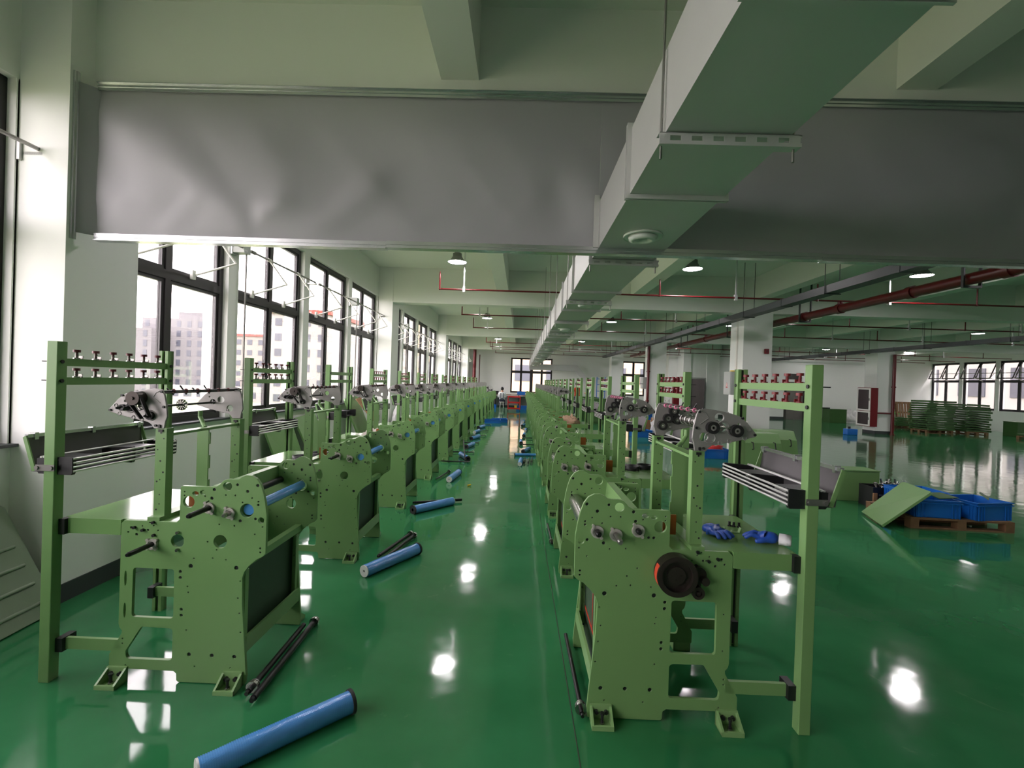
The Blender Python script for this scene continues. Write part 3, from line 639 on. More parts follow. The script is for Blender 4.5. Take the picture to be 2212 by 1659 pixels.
    # head columns, rails and aluminium head
    for y0, du in ((.035, 0), (.665, -.01)):
        u0, u1 = .572 + du, .632 + du
        b_ = MB().box(X(u0), X(u1), y0, y0 + .006, .848, 1.335).box(X(u0), X(u0 + .006), y0 + .006, y0 + .05, .848, 1.335).box(X(u1 - .006), X(u1), y0 + .006, y0 + .05, .848, 1.335)
        o = P('head_column', b_, 'loom', 99)
        b_ = MB(); rs = random.Random(3)
        for z in (.862, .90, .93, .98, 1.05, 1.06, 1.10, 1.16, 1.22, 1.28, 1.31):
            uu = rs.choice((u0 + .014, u1 - .014, u0 + .03)); b_.cyl((X(uu), y0 - .0008, z), (X(uu), y0 + .001, z), rs.choice((.0035, .005)), 8)  # black discs on the face paint the shade of drilled holes
        b_.box(X(u0 + .018), X(u1 - .018), y0 - .006, y0, 1.315, 1.328)
        P('bolt_hole_shade', b_, 'black', 4, o)
    P('base_rail', ub(.57, .635, .0, .70, .848, .868), 'loom', 9)
    P('head_rail', ub(.572, .63, .085, .665, 1.292, 1.306), 'loom', 99)
    P('mid_column', MB().box(X(.60), X(.67), .41, .418, .848, 1.295).box(X(.664), X(.67), .418, .46, .848, 1.295).box(X(.594), X(.6), .412, .424, .90, .98).box(X(.594), X(.6), .412, .424, 1.05, 1.13).box(X(.594), X(.6), .412, .424, 1.2, 1.27), 'loom', 9)
    P('curved_arm', MB().tube([(X(.615), .40, 1.30), (X(.655), .44, 1.32), (X(.69), .46, 1.36), (X(.69), .46, 1.40)], .013, 8), 'loom', 6)
    hh = []
    head_h = [(.650, 1.402, .021), (.713, 1.458, .022), (.735, 1.53, .004), (.79, 1.475, .006), (.668, 1.39, .005)] + ([(.768, 1.442, .018)] if left else [(.692, 1.506, .022), (.618, 1.406, .021)])
    hol = [circ(X(u), z, r, 18 if r > .01 else 8) for u, z, r in (head_h if left else head_h[1:])]
    for nm, y0 in (('head_plate', .022), ('head_plate', .69)):
        o = plate(nm, [(X(u), z) for u, z in fillet(HEAD, .006, 2)], hol, y0, y0 + .012, 'alu', L, .002); o['lod'] = 99
        b_ = MB(); d_ = -1 if y0 < .1 else 1; yf = y0 if y0 < .1 else y0 + .012
        for u, z in ((.593, 1.53), (.805, 1.505), (.868, 1.425), (.60, 1.35), (.62, 1.35), (.58, 1.45), (.60, 1.345)): b_.cyl((X(u), yf, z), (X(u), yf + d_ * .008, z), .0065, 8)
        P('bolt', b_, 'black', 3, o)
        b_ = MB()
        for u, z, r in ((.713, 1.458, .029), (.76, 1.442, .027), (.65, 1.402, .026)):
            b_.torus((X(u), yf, z), (0, 1, 0), r, .003, 20, 5)
        for u, z in ((.70, 1.38), (.745, 1.39), (.84, 1.45), (.82, 1.408)): b_.torus((X(u), yf, z), (0, 1, 0), .009, .0028, 12, 5)
        b_.tube([(X(.605), yf, 1.535), (X(.625), yf, 1.525), (X(.64), yf, 1.50), (X(.60), yf, 1.47)], .0028, 5)
        P('cast_rib', b_, 'alu', 3, o)
    P('ring_rod', MB().cyl((X(.606), .03, 1.532), (X(.606), .695, 1.532), .005, 8).cyl((X(.625), .03, 1.522), (X(.625), .695, 1.522), .0045, 8), 'blacksteel' if left else 'chrome', 9)
    b_ = MB()
    for i in range(6): b_.torus((X(.606), .12 + i * .095, 1.532), (0, 1, 0), .009, .0035, 12, 6)
    P('guide_ring', b_, 'maroon' if left else 'pink', 4)
    b_ = MB()
    for i in range(4):
        y = .15 + i * .1; b_.tube([(X(.62), y, 1.53), (X(.645), y + .02, 1.51), (X(.66), y - .01, 1.56 if i % 2 else 1.545)], .004, 6)
    P('finger', b_, 'black', 4)
    if left:
        P('axle', MB().cyl((X(.772), -.02, 1.435), (X(.765), .705, 1.438), .007, 10), 'blacksteel', 9)
        for y in (.12, .40):
            b_ = MB().cyl((X(.77), y, 1.436), (X(.77), y + .012, 1.436), .012, 10).torus((X(.77), y + .006, 1.436), (0, 1, 0), .033, .0025, 20, 5)
            for i in range(12):
                a = R(30 * i); b_.box(-.0015, .0015, -.01, .01, .01, .034, Matrix.Translation((X(.77), y + .006, 1.436)) @ Matrix.Rotation(a, 4, 'Y'))
            P('star_wheel', b_, 'chrome', 5)
        P('belt_pulley', MB().cyl((X(.706), .022, 1.494), (X(.706), -.035, 1.494), .036, 28).cyl((X(.706), -.035, 1.494), (X(.706), -.042, 1.494), .009, 10), 'pulley', 9)
        b_ = MB()
        for u0, z0, u1, z1 in ((.672, 1.502, .626, 1.405), (.726, 1.462, .665, 1.388)):
            p, q = Vector((X(u0), -.02, z0)), Vector((X(u1), -.02, z1)); d = (q - p).normalized(); nn = Vector((-d.z, 0, d.x)) * .0025
            b_.add([p + nn + Vector((0, e, 0)) for e in (-.012, .012)] + [q + nn + Vector((0, e, 0)) for e in (.012, -.012)] + [p - nn + Vector((0, e, 0)) for e in (-.012, .012)] + [q - nn + Vector((0, e, 0)) for e in (.012, -.012)], [(0, 1, 2, 3), (4, 7, 6, 5), (0, 3, 7, 4), (1, 5, 6, 2), (0, 4, 5, 1), (3, 2, 6, 7)])
        P('drive_belt', b_, 'rubber', 6)
        for u, z, r, m in ((.797, 1.440, .017, 'rubber'), (.757, 1.441, .019, 'rubber'), (.691, 1.449, .017, 'chrome'), (.648, 1.402, .021, 'rubber')):
            P('bearing_ring', MB().cyl((X(u), .022, z), (X(u), .004, z), r, 20, hole=r * .6), m, 6)
        for u, z in ((.797, 1.440), (.757, 1.441), (.648, 1.402)):
            P('handle_pin', MB().cyl((X(u), .02, z), (X(u), -.02, z), .007, 8).cyl((X(u), -.02, z), (X(u), -.03, z), .007, 8, r2=.003), 'black', 5)
    else:
        for yy, lst in ((.022, ((.655, 1.455), (.772, 1.443))), (.69, ((.614, 1.401), (.648, 1.447), (.684, 1.494), (.706, 1.441)))):
            for u, z in lst:
                o = P('rubber_roller', MB().cyl((X(u), yy, z), (X(u), yy - .03, z), .030, 24, hole=.015), 'rubber', 9)
                P('roller_hub', MB().cyl((X(u), yy, z), (X(u), yy - .026, z), .0155, 16, hole=.006), 'chrome' if yy < .1 else 'steel', 5, o)
        P('axle', MB().cyl((X(.72), .0, 1.458), (X(.72), .70, 1.452), .007, 10).cyl((X(.68), .012, 1.458), (X(.745), .012, 1.452), .004, 8), 'chrome', 6)
        b_ = MB()
        for i in range(7):
            y = .12 + i * .075; b_.torus((X(.72), y, 1.453), (.25, 1, 0), .03, .004, 18, 5)
        P('spiral_roller', b_.cyl((X(.72), .08, 1.453), (X(.72), .62, 1.453), .024, 16), 'chrome', 9)
    # creel tray outside the posts
    for y in (-.035, .34, .675):
        o = P('tray_block', MB().prism([(X(1.012), 1.095), (X(1.018), 1.082), (X(1.19), 1.085), (X(1.20), 1.10), (X(1.20), 1.165), (X(1.018), 1.178), (X(1.012), 1.17)], 'y', y, y + .022), 'black', 99)
    for y0, y1 in ((.0, .12), (.36, .52)): P('tray_top', ub(1.03, 1.19, y0, y1, 1.163, 1.169), 'black', 9)
    P('tray_floor', ub(1.03, 1.20, .0, .675, 1.094, 1.10), 'black', 9)
    ar = MB()
    for u, z in ((1.014, 1.166), (1.014, 1.144), (1.014, 1.122), (1.014, 1.100), (1.17, 1.172), (1.185, 1.17), (1.155, 1.105)):
        P('tray_rod', MB().cyl((X(u), -.03, z), (X(u), .69, z), .0058, 10), 'rodsteel', 2); ar.box(X(u) - .004, X(u) + .004, -.03, .69, z - .004, z + .004)
    o = P('tray_rods', ar, 'rodsteel', 99); o['far'] = 1; o['kind'] = 'stuff'
    P('tray_sheet', MB().prism([(X(1.20), 1.09), (X(1.245), 1.09), (X(1.272), 1.268), (X(1.268), 1.268), (X(1.241), 1.095), (X(1.20), 1.095)], 'y', -.02, .70), 'traygrey', 99)
    P('tray_rim', MB().box(X(1.255), X(1.275), -.03, .71, 1.268, 1.286).box(X(1.25), X(1.28), .0, .02, 1.255, 1.292).box(X(1.25), X(1.28), .33, .35, 1.255, 1.292).box(X(1.25), X(1.28), .66, .68, 1.255, 1.292), 'rail', 9)
    for y in (-.036, .70): P('tray_arm', MB().prism([(X(1.205), 1.10), (X(1.225), 1.095), (X(1.278), 1.27), (X(1.262), 1.28)], 'y', y, y + .007), 'loom', 6)
    for y in (-.058, .755): P('clamp', MB().box(X(1.085), X(1.185), y, y + .007, 1.105, 1.135).cyl((X(1.10), y - .006, 1.12), (X(1.10), y, 1.12), .011, 8).cyl((X(1.175), y - .006, 1.12), (X(1.175), y, 1.12), .011, 8), 'steel', 5)
    return L
NL, NR, PITCH = 14, 15, 1.71
LX, RX, LY, RY = -1.308, .295, 2.40, 2.285
extraL = ['beside the grey wall, with the black shaft ends', 'with two black rings on its table', 'with a crumpled grey rag on its table']
def keep_for(i):
    def k(c):
        if c.get('far'): return i >= 3
        return c.get('lod', 9) > i or c.get('lod', 9) >= 99
    return k
def row(s, n_, x, y, base, lab, group, skip=()):
    pr = make_loom(s, 'loom', '', group); made = []
    headless = ('head_plate', 'ring_rod', 'guide_ring', 'finger', 'axle', 'rubber_roller', 'spiral_roller', 'head_column', 'head_rail', 'mid_column', 'curved_arm', 'base_rail')
    for i in range(1, n_):
        k = keep_for(i)
        kk = (lambda c, k=k: k(c) and c.name.split('.')[0] not in headless) if i in skip else k
        made.append(copy_thing(pr, (x, y + PITCH * i, 0), None, lab(i), kk))
    pr.location = (x, y, 0); pr['label'] = lab(0)
    for c in [c for c in pr.children if c.get('far')]: bpy.data.objects.remove(c)
    return [pr] + made
lL = row(-1, NL, LX, LY, '', lambda i: 'green loom frame in the window row, %s from the camera%s' % (ORD[i] if i < NL - 1 else 'last', [', blackened shaft ends', ', black rings on table', ', rag on table'][i] if i < 3 else ''), 'looms in the row by the windows')
lR = row(1, NR, RX, RY, '', lambda i: 'green loom frame in the right row, %s from camera%s' % (ORD[i] if i < NR - 1 else 'last', {0: ', big black pulley', 1: ', black ring on table'}.get(i, ', no aluminium head' if i in (2, 3, 4) else '')), 'looms in the right row', (2, 3, 4))
# drive pulleys only on the nearest right loom
L1 = lR[0]
dp = MB().cyl((.485, -.005, .742), (.485, -.07, .742), .097, 40, hole=.074).cyl((.485, -.005, .742), (.485, -.045, .742), .076, 32).cyl((.485, -.04, .742), (.485, -.055, .742), .043, 24)
for a in range(4): dp.cyl((.485 + .024 * math.cos(R(90 * a)), -.055, .742 + .024 * math.sin(R(90 * a))), (.485 + .024 * math.cos(R(90 * a)), -.056, .742 + .024 * math.sin(R(90 * a))), .008, 10)
dp = dp.build('drive_pulley', 'pulley', L1)
st = MB(); k0 = 8
for i in range(k0):
    a0, a1 = R(150 + 60 * i / k0), R(150 + 60 * (i + 1) / k0)
    st.add([(.485 + .0978 * math.cos(a), y, .742 + .0978 * math.sin(a)) for a, y in ((a0, -.02), (a1, -.02), (a1, -.06), (a0, -.06))], [(0, 1, 2, 3)])
st.build('red_sticker', 'redcloth', dp)
MB().cyl((.59, -.005, .664), (.59, -.06, .664), .03, 24, hole=.017).cyl((.59, -.005, .664), (.59, -.05, .664), .018, 16).cyl((.59, -.05, .664), (.59, -.062, .664), .008, 8).build('tension_wheel', 'pulley', L1)
MB().cyl((.60, -.004, .74), (.60, -.03, .74), .038, 20).cyl((.625, -.004, .718), (.625, -.055, .718), .02, 16).box(.575, .615, -.02, -.004, .68, .75).build('tension_arm', 'pulley', L1)
# ---------------------------------------------------------------- loose rollers and shafts on the floor
def make_roller(r, n_):
    t_ = empty('wrapped_roller', (0, 0, 0), '', 'roller')
    b = MB(); k = 26
    nu, nv = 114, 220; vs = []; fs = []
    for j in range(nv + 1):
        for i in range(nu):
            a = 2 * math.pi * i / nu; h = (1 if (j % 3 == 1 and (i + (j // 3) % 2 * 1) % 3 == 1) else 0) * .0022 + .0012 * noise.noise(Vector((math.cos(a) * 2, j * .03, math.sin(a) * 2)))
            vs.append(((r - .001 + h) * math.cos(a), -.31 + .62 * j / nv, r + (r - .001 + h) * math.sin(a)))
    for j in range(nv):
        for i in range(nu): fs.append((j * nu + i, j * nu + (i + 1) % nu, (j + 1) * nu + (i + 1) % nu, (j + 1) * nu + i))
    b.add(vs, fs, True)
    b.build('wrapping', 'bluewrap', t_)
    MB().cyl((0, -.318, r), (0, -.31, r), r * .96, k, hole=r * .36).cyl((0, -.316, r), (0, -.30, r), r * .40, 18, hole=r * .2).build('end_cap', 'film', t_)
    MB().cyl((0, .31, r), (0, .325, r), r * 1.14, k, hole=r * .4).build('end_ring', 'rubber', t_)
    return t_
rol = make_roller(.05, 26); used = [0]
def roller(x0, y0, x1, y1, label, flip=False, group=None):
    a = math.atan2(-(x1 - x0), (y1 - y0)) + (math.pi if flip else 0)
    c_ = ((x0 + x1) / 2, (y0 + y1) / 2, 0)
    if not used[0]: o = rol; o.location = c_; o.rotation_euler = (0, 0, a); o['label'] = label; used[0] = 1
    else: o = copy_thing(rol, c_, a, label)
    o['group'] = group or 'blue wrapped rollers lying on the floor'
    return o
LRl = [(-1.25, 1.80, -.77, 2.26, 0), (-1.23, 3.77, -.92, 4.31, 0), (-1.25, 5.58, -.84, 6.06, 1), (-1.09, 7.36, -1.02, 7.98, 0), (-1.02, 9.34, -1.24, 9.92, 1),
       (-1.24, 11.0, -1.14, 11.6, 1), (-1.30, 12.6, -1.14, 13.2, 1), (-1.36, 14.1, -1.28, 14.7, 0), (-1.38, 15.6, -1.22, 16.2, 1)]
for i, (a, b, c, d, fl) in enumerate(LRl):
    roller(a, b, c, d, ['large blue wrapped roller lying in the left foreground', 'blue wrapped roller with open white end beside the second left loom', 'blue wrapped roller with a black rod end beside the third left loom', 'blue wrapped roller beside the fourth left loom, small brass plug nearby'][i] if i < 4 else 'blue wrapped roller on the floor, %s in the line along the left looms' % ORD[i], bool(fl))
RRl = [(.033, 8.95, .064, 9.6, 0), (.10, 10.6, .27, 11.2, 1), (-.02, 10.22, .33, 10.28, 1), (.066, 12.0, .058, 12.65, 1), (.14, 13.7, .168, 14.3, 1), (.20, 15.1, .24, 15.7, 0), (.1, 16.8, .2, 17.4, 1), (.15, 18.4, .2, 19.0, 0)]
for i, q in enumerate(RRl):
    o = roller(*q[:4], label='blue wrapped roller on the floor, %s in the line along the right looms' % ORD[i], flip=bool(q[4]))
    o.scale = (.6, .75, .6) if i == 2 else (.85, .9, .85)
def shaft(p, q, r, label, be=(0, 1), br=.03):
    p, q = Vector(p), Vector(q); d = (q - p).normalized()
    t_ = empty('steel_shaft', p, label, 'shaft', 'black shafts lying on the floor')
    z = Vector((0, 0, 0)); e = q - p
    MB().cyl(z, e, r, 12).cyl(-d * .02, z, r * .7, 10).build('rod', 'blacksteel', t_)
    for k in be:
        c = (d * .03) if k == 0 else e - d * .03
        MB().cyl(c, c + d * .016, br, 20, hole=r).build('bearing', 'chrome', t_)
        MB().cyl(c + d * .026, c + d * .034, br * .85, 18, hole=r).build('collar', 'steel', t_)
    return t_
shaft((-1.275, 2.27, .03), (-1.30, 3.02, .03), .017, 'black shaft nearest the camera at the foot of the first left loom', (1,))
shaft((-1.325, 2.31, .034), (-1.345, 2.95, .034), .015, 'black shaft with bearing beside the first left loom, against its panel', (0,))
shaft((-1.23, 4.16, .03), (-1.09, 4.80, .03), .016, 'black shaft beside the blue roller at the second left loom', (1,))
shaft((-1.16, 4.10, .03), (-1.04, 4.76, .03), .016, 'second black shaft lying alongside at the second left loom', (1,))
shaft((-1.33, 5.98, .03), (-.74, 6.22, .03), .018, 'black shaft lying behind the roller at the third left loom', ())
shaft((-1.31, 7.45, .03), (-1.20, 8.1, .03), .013, 'black shaft beside the roller at the fourth left loom', (1,))
shaft((-1.2, 10.05, .32), (-1.06, 9.25, .03), .013, 'black shaft leaning across the floor by the fifth left loom', (), .03)
for i, y in enumerate((9.1, 10.3, 11.9, 13.5, 15.0, 16.9, 18.6)):
    shaft((-1.50, y, .03), (-.95 - .04 * (i % 3), y + .05 * (i % 2), .03), .013, 'black shaft lying crosswise into the aisle, %s along the left looms' % ORD[i], (1,) if i % 2 else ())
shaft((.356, 2.27, .03), (.345, 2.98, .03), .012, 'black shaft with bearing end beside the first right loom', (0,))
shaft((.37, 4.68, .03), (.36, 5.3, .03), .012, 'black shaft with bearing end beside the second right loom', (0,))
for i, (x, y) in enumerate(((.12, 9.3), (.2, 9.25), (.27, 9.4), (.15, 11.9), (.2, 13.3), (.22, 16.2))):
    shaft((x - (.1 if i > 2 else 0), y, .03), (x + (.3 if i > 2 else .03), y + (.03 if i > 2 else .6), .03), .013, 'black shaft among the rollers of the right looms, %s from the camera' % ORD[i], (0,))
o = empty('brass_plug', (-.76, 7.15, .012), 'tiny brass plug on the floor near the fourth roller', 'plug'); MB().cyl((0, 0, 0), (.04, .02, .01), .012, 10).build('plug_body', 'yellow', o); MB().cyl((-.01, 0, 0), (0, 0, 0), .017, 6).build('hex_head', 'yellow', o)
# ---------------------------------------------------------------- things on the loom tables
ZT_ = .848
def ring(x, y, z, r, h, label):
    o = tag(MB().lathe([(r, 0), (r, h), (r - .012, h), (r - .012, .006), (0.02, .006), (0.02, 0), (r, 0)], 28).build('black_ring', 'black'), label, 'ring'); o.location = (x, y, z); return o
ring(-2.05, LY + PITCH + .24, ZT_, .085, .03, 'shallow black ring on the second left loom table, nearer the camera'); ring(-1.98, LY + PITCH + .46, ZT_, .085, .03, 'shallow black ring on the second left loom table, farther back')
ring(1.08, RY + PITCH + .42, ZT_, .075, .04, 'black ring pan on the second right loom table, left one'); ring(1.22, RY + PITCH + .5, ZT_, .075, .04, 'black ring pan on the second right loom table, right one')
o = crumple('rag', (-1.92, LY + 2 * PITCH + .3, ZT_), .16, .17, .09, 'rag', 3.0); tag(o, 'crumpled grey white rag on the third left loom table', 'rag')
o = crumple('rag', (1.02, 9.4, ZT_), .18, .2, .14, 'ragbrown', 8.0); tag(o, 'brown striped rag heaped on a right loom table', 'rag')
def glove(x, y, z, rz, cuff, label, seed):
    t_ = empty('work_glove', (x, y, z), label, 'glove', None, rz)
    V = [(0, -.055, .028), (0, -.01, .034), (0, .03, .032)]; E = [(0, 1), (1, 2)]; rad = [(.038, .026), (.044, .028), (.040, .024)]
    rs = random.Random(seed)
    for fx, ln in ((-.032, .062), (-.011, .075), (.011, .07), (.031, .055)):
        n_ = len(V); sp_ = fx * .55
        V += [(fx, .045, .026), (fx + sp_ * .5, .045 + ln * .5, .03 + rs.uniform(0, .008)), (fx + sp_, .045 + ln, .012)]
        E += [(2, n_), (n_, n_ + 1), (n_ + 1, n_ + 2)]; rad += [.0135, .0125, .0105]
    n_ = len(V); V += [(-.048, .0, .026), (-.072, .03, .02), (-.078, .055, .014)]; E += [(1, n_), (n_, n_ + 1), (n_ + 1, n_ + 2)]; rad += [.015, .0135, .011]
    skin('glove_hand', V, E, rad, 'blueglove', t_, 2)
    if cuff:
        b = MB(); k = 20; vs = []; fs = []
        for j, (yy, s1, s2) in enumerate(((-.05, .043, .028), (-.075, .045, .028), (-.105, .05, .026), (-.105, .043, .019), (-.07, .038, .02))):
            for i in range(k): a = 2 * math.pi * i / k; vs.append((s1 * math.cos(a), yy, .028 + s2 * math.sin(a)))
        for j in range(4):
            for i in range(k): fs.append((j * k + i, j * k + (i + 1) % k, (j + 1) * k + (i + 1) % k, (j + 1) * k + i))
        b.add(vs, fs, True).build('knit_cuff', 'cuff', t_)
    return t_
glove(1.07, 2.55, ZT_, R(205), False, 'blue rubber work glove on the first right table, fingers down, next to the column', 1)
glove(1.33, 2.46, ZT_, R(58), True, 'blue rubber work glove with a white knit cuff on the table', 2)
o = empty('bracket', (1.19, 2.60, ZT_), 'small green steel bracket between the two blue gloves', 'bracket')
MB().box(-.03, .05, -.012, .012, 0, .004).box(-.03, -.026, -.012, .012, 0, .03).prism([(.05, 0), (.07, 0), (.06, .03)], 'y', -.012, .012).build('bracket_body', 'loom', o)
for i, x in enumerate((0, .02, .045)):
    o = tag(MB().cyl((0, 0, 0), (0, 0, .028), .007, 8).cyl((0, 0, 0), (0, 0, .008), .011, 6).build('loose_bolt', 'black'), 'black bolt standing on the first right table behind the gloves, %s of three' % ['left', 'middle', 'right'][i], 'bolt', 'black bolts on the first right table'); o.location = (1.245 + x, 2.72 - .01 * i, ZT_)
# ---------------------------------------------------------------- leaning green sheets on the left
def sheet(name, pts, th, label, cat, m='loom', ribs=0):
    P0, P1, P2, P3 = [Vector(p) for p in pts]; n_ = (P1 - P0).cross(P3 - P0).normalized() * th
    t_ = empty(name, P0, label, cat)
    loc = lambda u, v: (P0 * (1 - u) * (1 - v) + P1 * u * (1 - v) + P2 * u * v + P3 * (1 - u) * v) - P0
    q = [loc(0, 0), loc(1, 0), loc(1, .97), loc(.97, 1), loc(.03, 1), loc(0, .97)]
    k = len(q); MB().add(q + [x + n_ for x in q], [tuple(range(k)), tuple(range(2 * k - 1, k - 1, -1))] + [(i, (i + 1) % k, k + (i + 1) % k, k + i) for i in range(k)]).build('panel', m, t_, .003)
    for i in range(ribs):
        v = .12 + i * .17; b = MB(); a, c = loc(.08, v), loc(.82, v)
        b.cyl(a + n_, c + n_, .012, 8).ball(c + n_, .012).ball(a + n_, .012); b.build('pressed_rib', m, t_)
    return t_
sheet('ribbed_cover', [(-3.08, 3.06, 0.0), (-3.02, 2.15, 0.0), (-3.38, 2.15, .72), (-3.40, 2.98, .72)], -.02, 'ribbed grey green cover leaning on the wall in the bottom left corner', 'cover', 'dullgreen', 4)
sheet('side_cover', [(-3.05, 6.15, 0), (-3.05, 6.85, 0), (-3.42, 6.85, .98), (-3.42, 6.15, .9)], -.03, 'flat green cover leaning on the wall behind the second left loom', 'panel')
sheet('side_cover', [(-2.95, 6.95, 0), (-2.95, 7.75, 0), (-3.42, 7.65, 1.02), (-3.42, 6.98, .98)], -.03, 'taller green cover leaning beside the flat one behind the second left loom', 'panel')
sheet('side_cover', [(-2.9, 8.9, 0), (-2.9, 9.6, 0), (-3.40, 9.6, 1.25), (-3.40, 8.9, 1.2)], -.03, 'green cover with dark slot leaning behind the third left loom', 'panel')
sheet('cardboard_sheet', [(-2.86, 9.0, .78), (-2.9, 9.5, .8), (-3.2, 9.45, 1.25), (-3.2, 8.95, 1.2)], -.01, 'brown cardboard piece propped on the green cover behind the third left loom', 'cardboard', 'card')
o = tag(crumple('packing_film', (-2.95, 11.2, 0), .18, .25, 1.0, 'film', 5.0, amp=.2), 'pale bundle of packing film behind the fourth left loom', 'plastic film')
# ---------------------------------------------------------------- right of the looms: hoods, crates, pallet
def hood(x, y, rz, label):
    t_ = empty('machine_hood', (x, y, 0), label, 'hood', None, rz)
    prof = [(-.30, 0), (-.16, .62), (-.05, .80), (.30, .80), (.30, 0)]
    b = MB()
    b.prism([(-.30, .0), (-.16, .62), (-.05, .80), (.30, .80), (.30, .785), (-.045, .785), (-.148, .61), (-.285, 0)], 'x', -.40, .40)
    for sx_ in (-.40, .388): b.prism(prof, 'x', sx_, sx_ + .012)
    b.build('shell', 'loom', t_, .004)
    for xx in (-.2, .24): MB().tube([(xx, -.19, .50), (xx, -.235, .515), (xx, -.205, .63), (xx, -.15, .635)], .009, 8).build('handle', 'black', t_)
    return t_
hood(4.66, 9.15, R(5), 'green machine hood with two black handles, left of the pair'); hood(5.36, 9.85, R(3), 'green machine hood with two black handles, right of the pair')
def make_crate(w_, d_, h_):
    t_ = empty('plastic_crate', (0, 0, 0), '', 'crate')
    b = MB(); e = .006; b.box(-w_ / 2, w_ / 2, -d_ / 2, d_ / 2, 0, e)
    for sx_ in (-1, 1): b.box(sx_ * w_ / 2, sx_ * (w_ / 2 - e), -d_ / 2, d_ / 2, 0, h_); b.box(-w_ / 2, w_ / 2, sx_ * d_ / 2, sx_ * (d_ / 2 - e), 0, h_)
    b.build('body', 'crate', t_)
    b = MB(); z0 = h_ - .03
    for z in (h_ - .012, z0 - .012): 
        for sx_ in (-1, 1): b.box(sx_ * w_ / 2, sx_ * (w_ / 2 + .014), -d_ / 2 - .014, d_ / 2 + .014, z, z + .012); b.box(-w_ / 2, w_ / 2, sx_ * d_ / 2, sx_ * (d_ / 2 + .014), z, z + .012)
    b.build('rim', 'crate', t_)
    b = MB()
    for k in (-.46, -.38, -.3, .3, .38, .46):
        for sx_ in (-1, 1): b.box(k * w_ - .005, k * w_ + .005, sx_ * d_ / 2, sx_ * (d_ / 2 + .010), .0, z0); b.box(sx_ * w_ / 2, sx_ * (w_ / 2 + .010), k * d_ - .005, k * d_ + .005, 0, z0)
    o = b.build('ribs', 'crate', t_); o['kind'] = 'stuff'
    return t_
cr = make_crate(.60, .42, .22); cr.location = (5.24, 6.03, .135); cr.rotation_euler = (0, 0, R(-5)); cr.scale = (.86, 1, 1); cr['label'] = 'blue plastic crate at the front left of the pallet, under the tilted panel'
copy_thing(cr, (5.84, 6.0, .135), R(10), 'blue plastic crate at the front right of the pallet'); copy_thing(cr, (5.50, 6.50, .135), R(-2), 'blue plastic crate at the back of the pallet')
for x, y, z, a, lab in ((4.62, 11.1, 0, 3, 'blue plastic crate holding red parts beside the leaning boards'), (3.93, 15.05, 0, 10, 'small blue crate on the floor near the brown boxes'), (-1.05, 18.05, 0, 5, 'blue crate in the middle of the aisle, front one'), (-.80, 18.6, 0, 5, 'blue crate in the middle of the aisle, back one'), (-1.72, 27.6, 0, 0, 'blue crate heaped with blue bags at the end of the left row'), (.1, 27.3, 0, 0, 'blue crate behind the red trolley'), (4.35, 16.6, .45, 15, 'blue crate stacked by the brown boxes')):
    o = copy_thing(cr, (x, y, z), R(a), lab)
    o.scale = (1, 1, .6 if 'aisle' in lab else 1)
def make_pallet():
    t_ = empty('wooden_pallet', (0, 0, 0), '', 'pallet')
    for i in range(6): MB().box(-.6, .6, -.4 + i * .142, -.4 + i * .142 + .095, .112, .134).build('deck_board', 'wood', t_)
    for x in (-.55, 0, .55):
        for y in (-.35, 0, .35): MB().box(x - .05, x + .05, y - .05, y + .05, .02, .092).build('block', 'wood', t_)
        MB().box(x - .05, x + .05, -.4, .4, .092, .112).build('stringer', 'wood', t_)
    for y in (-.35, 0, .35): MB().box(-.6, .6, y - .05, y + .05, 0, .02).build('bottom_board', 'wood', t_)
    return t_
pl = make_pallet(); pl.location = (5.50, 6.18, 0); pl.rotation_euler = (0, 0, R(-3)); pl['label'] = 'low wooden pallet under the blue crates on the right'
sheet('tilted_cover', [(4.50, 5.78, .03), (4.72, 6.42, .03), (5.10, 6.22, .50), (4.95, 5.62, .50)], .03, 'green sheet metal cover tilted against the blue crates', 'cover')
sheet('green_offcut', [(5.9, 5.9, .36), (6.05, 6.05, .36), (5.98, 6.1, .42), (5.88, 6.0, .42)], .01, 'small green offcut lying in the right front crate', 'offcut', 'darkgreen')
sheet('green_offcut', [(5.26, 5.86, .36), (5.5, 5.86, .38), (5.48, 6.1, .39), (5.3, 6.1, .38)], .01, 'green offcut sheet resting on the front left crate', 'offcut', 'darkgreen')
o = empty('green_box', (5.16, 7.33, 0), 'plain green sheet metal box standing on the floor right of the tray', 'box')
MB().box(-.36, .36, -.17, .17, 0, .455).build('body', 'loom', o, .004); MB().box(-.37, .37, -.18, .18, .455, .47).build('lid', 'loom', o)
o = empty('tool_tray', (5.40, 6.89, 0), 'black box of steel parts between the green box and tilted panel', 'tray')
MB().box(-.28, .28, -.14, .14, 0, .02).box(-.28, .28, -.14, -.13, .02, .30).box(-.28, .28, .13, .14, .02, .30).box(-.28, -.27, -.13, .13, .02, .30).box(.27, .28, -.13, .13, .02, .30).build('body', 'black', o)
MB().box(-.285, -.23, -.16, -.14, .0, .22).build('paper_label', 'card', o)
b = MB(); rs = random.Random(5)
for i in range(14):
    x, y = rs.uniform(-.2, .22), rs.uniform(-.1, .1); b.cyl((x, y, .2), (x + rs.uniform(-.05, .05), y, .34 + rs.uniform(0, .06)), .012, 8).torus((x, y, .33), (rs.random(), .4, .3), .025, .008, 10, 5)
tag(b.build('steel_fittings', 'chrome'), 'heap of bright steel fittings in the black box', 'fittings', kind='stuff').location = (5.40, 6.89, 0)
for i in range(3): MB().box(-.2, .2, -.155, -.142, .08 + i * .05, .10 + i * .05).build('slot_trim', 'steel', o)
t_ = empty('cardboard_disc', (6.3, 9.55, 0), 'large curled brown cardboard lying on the floor behind the feed tray', 'cardboard')
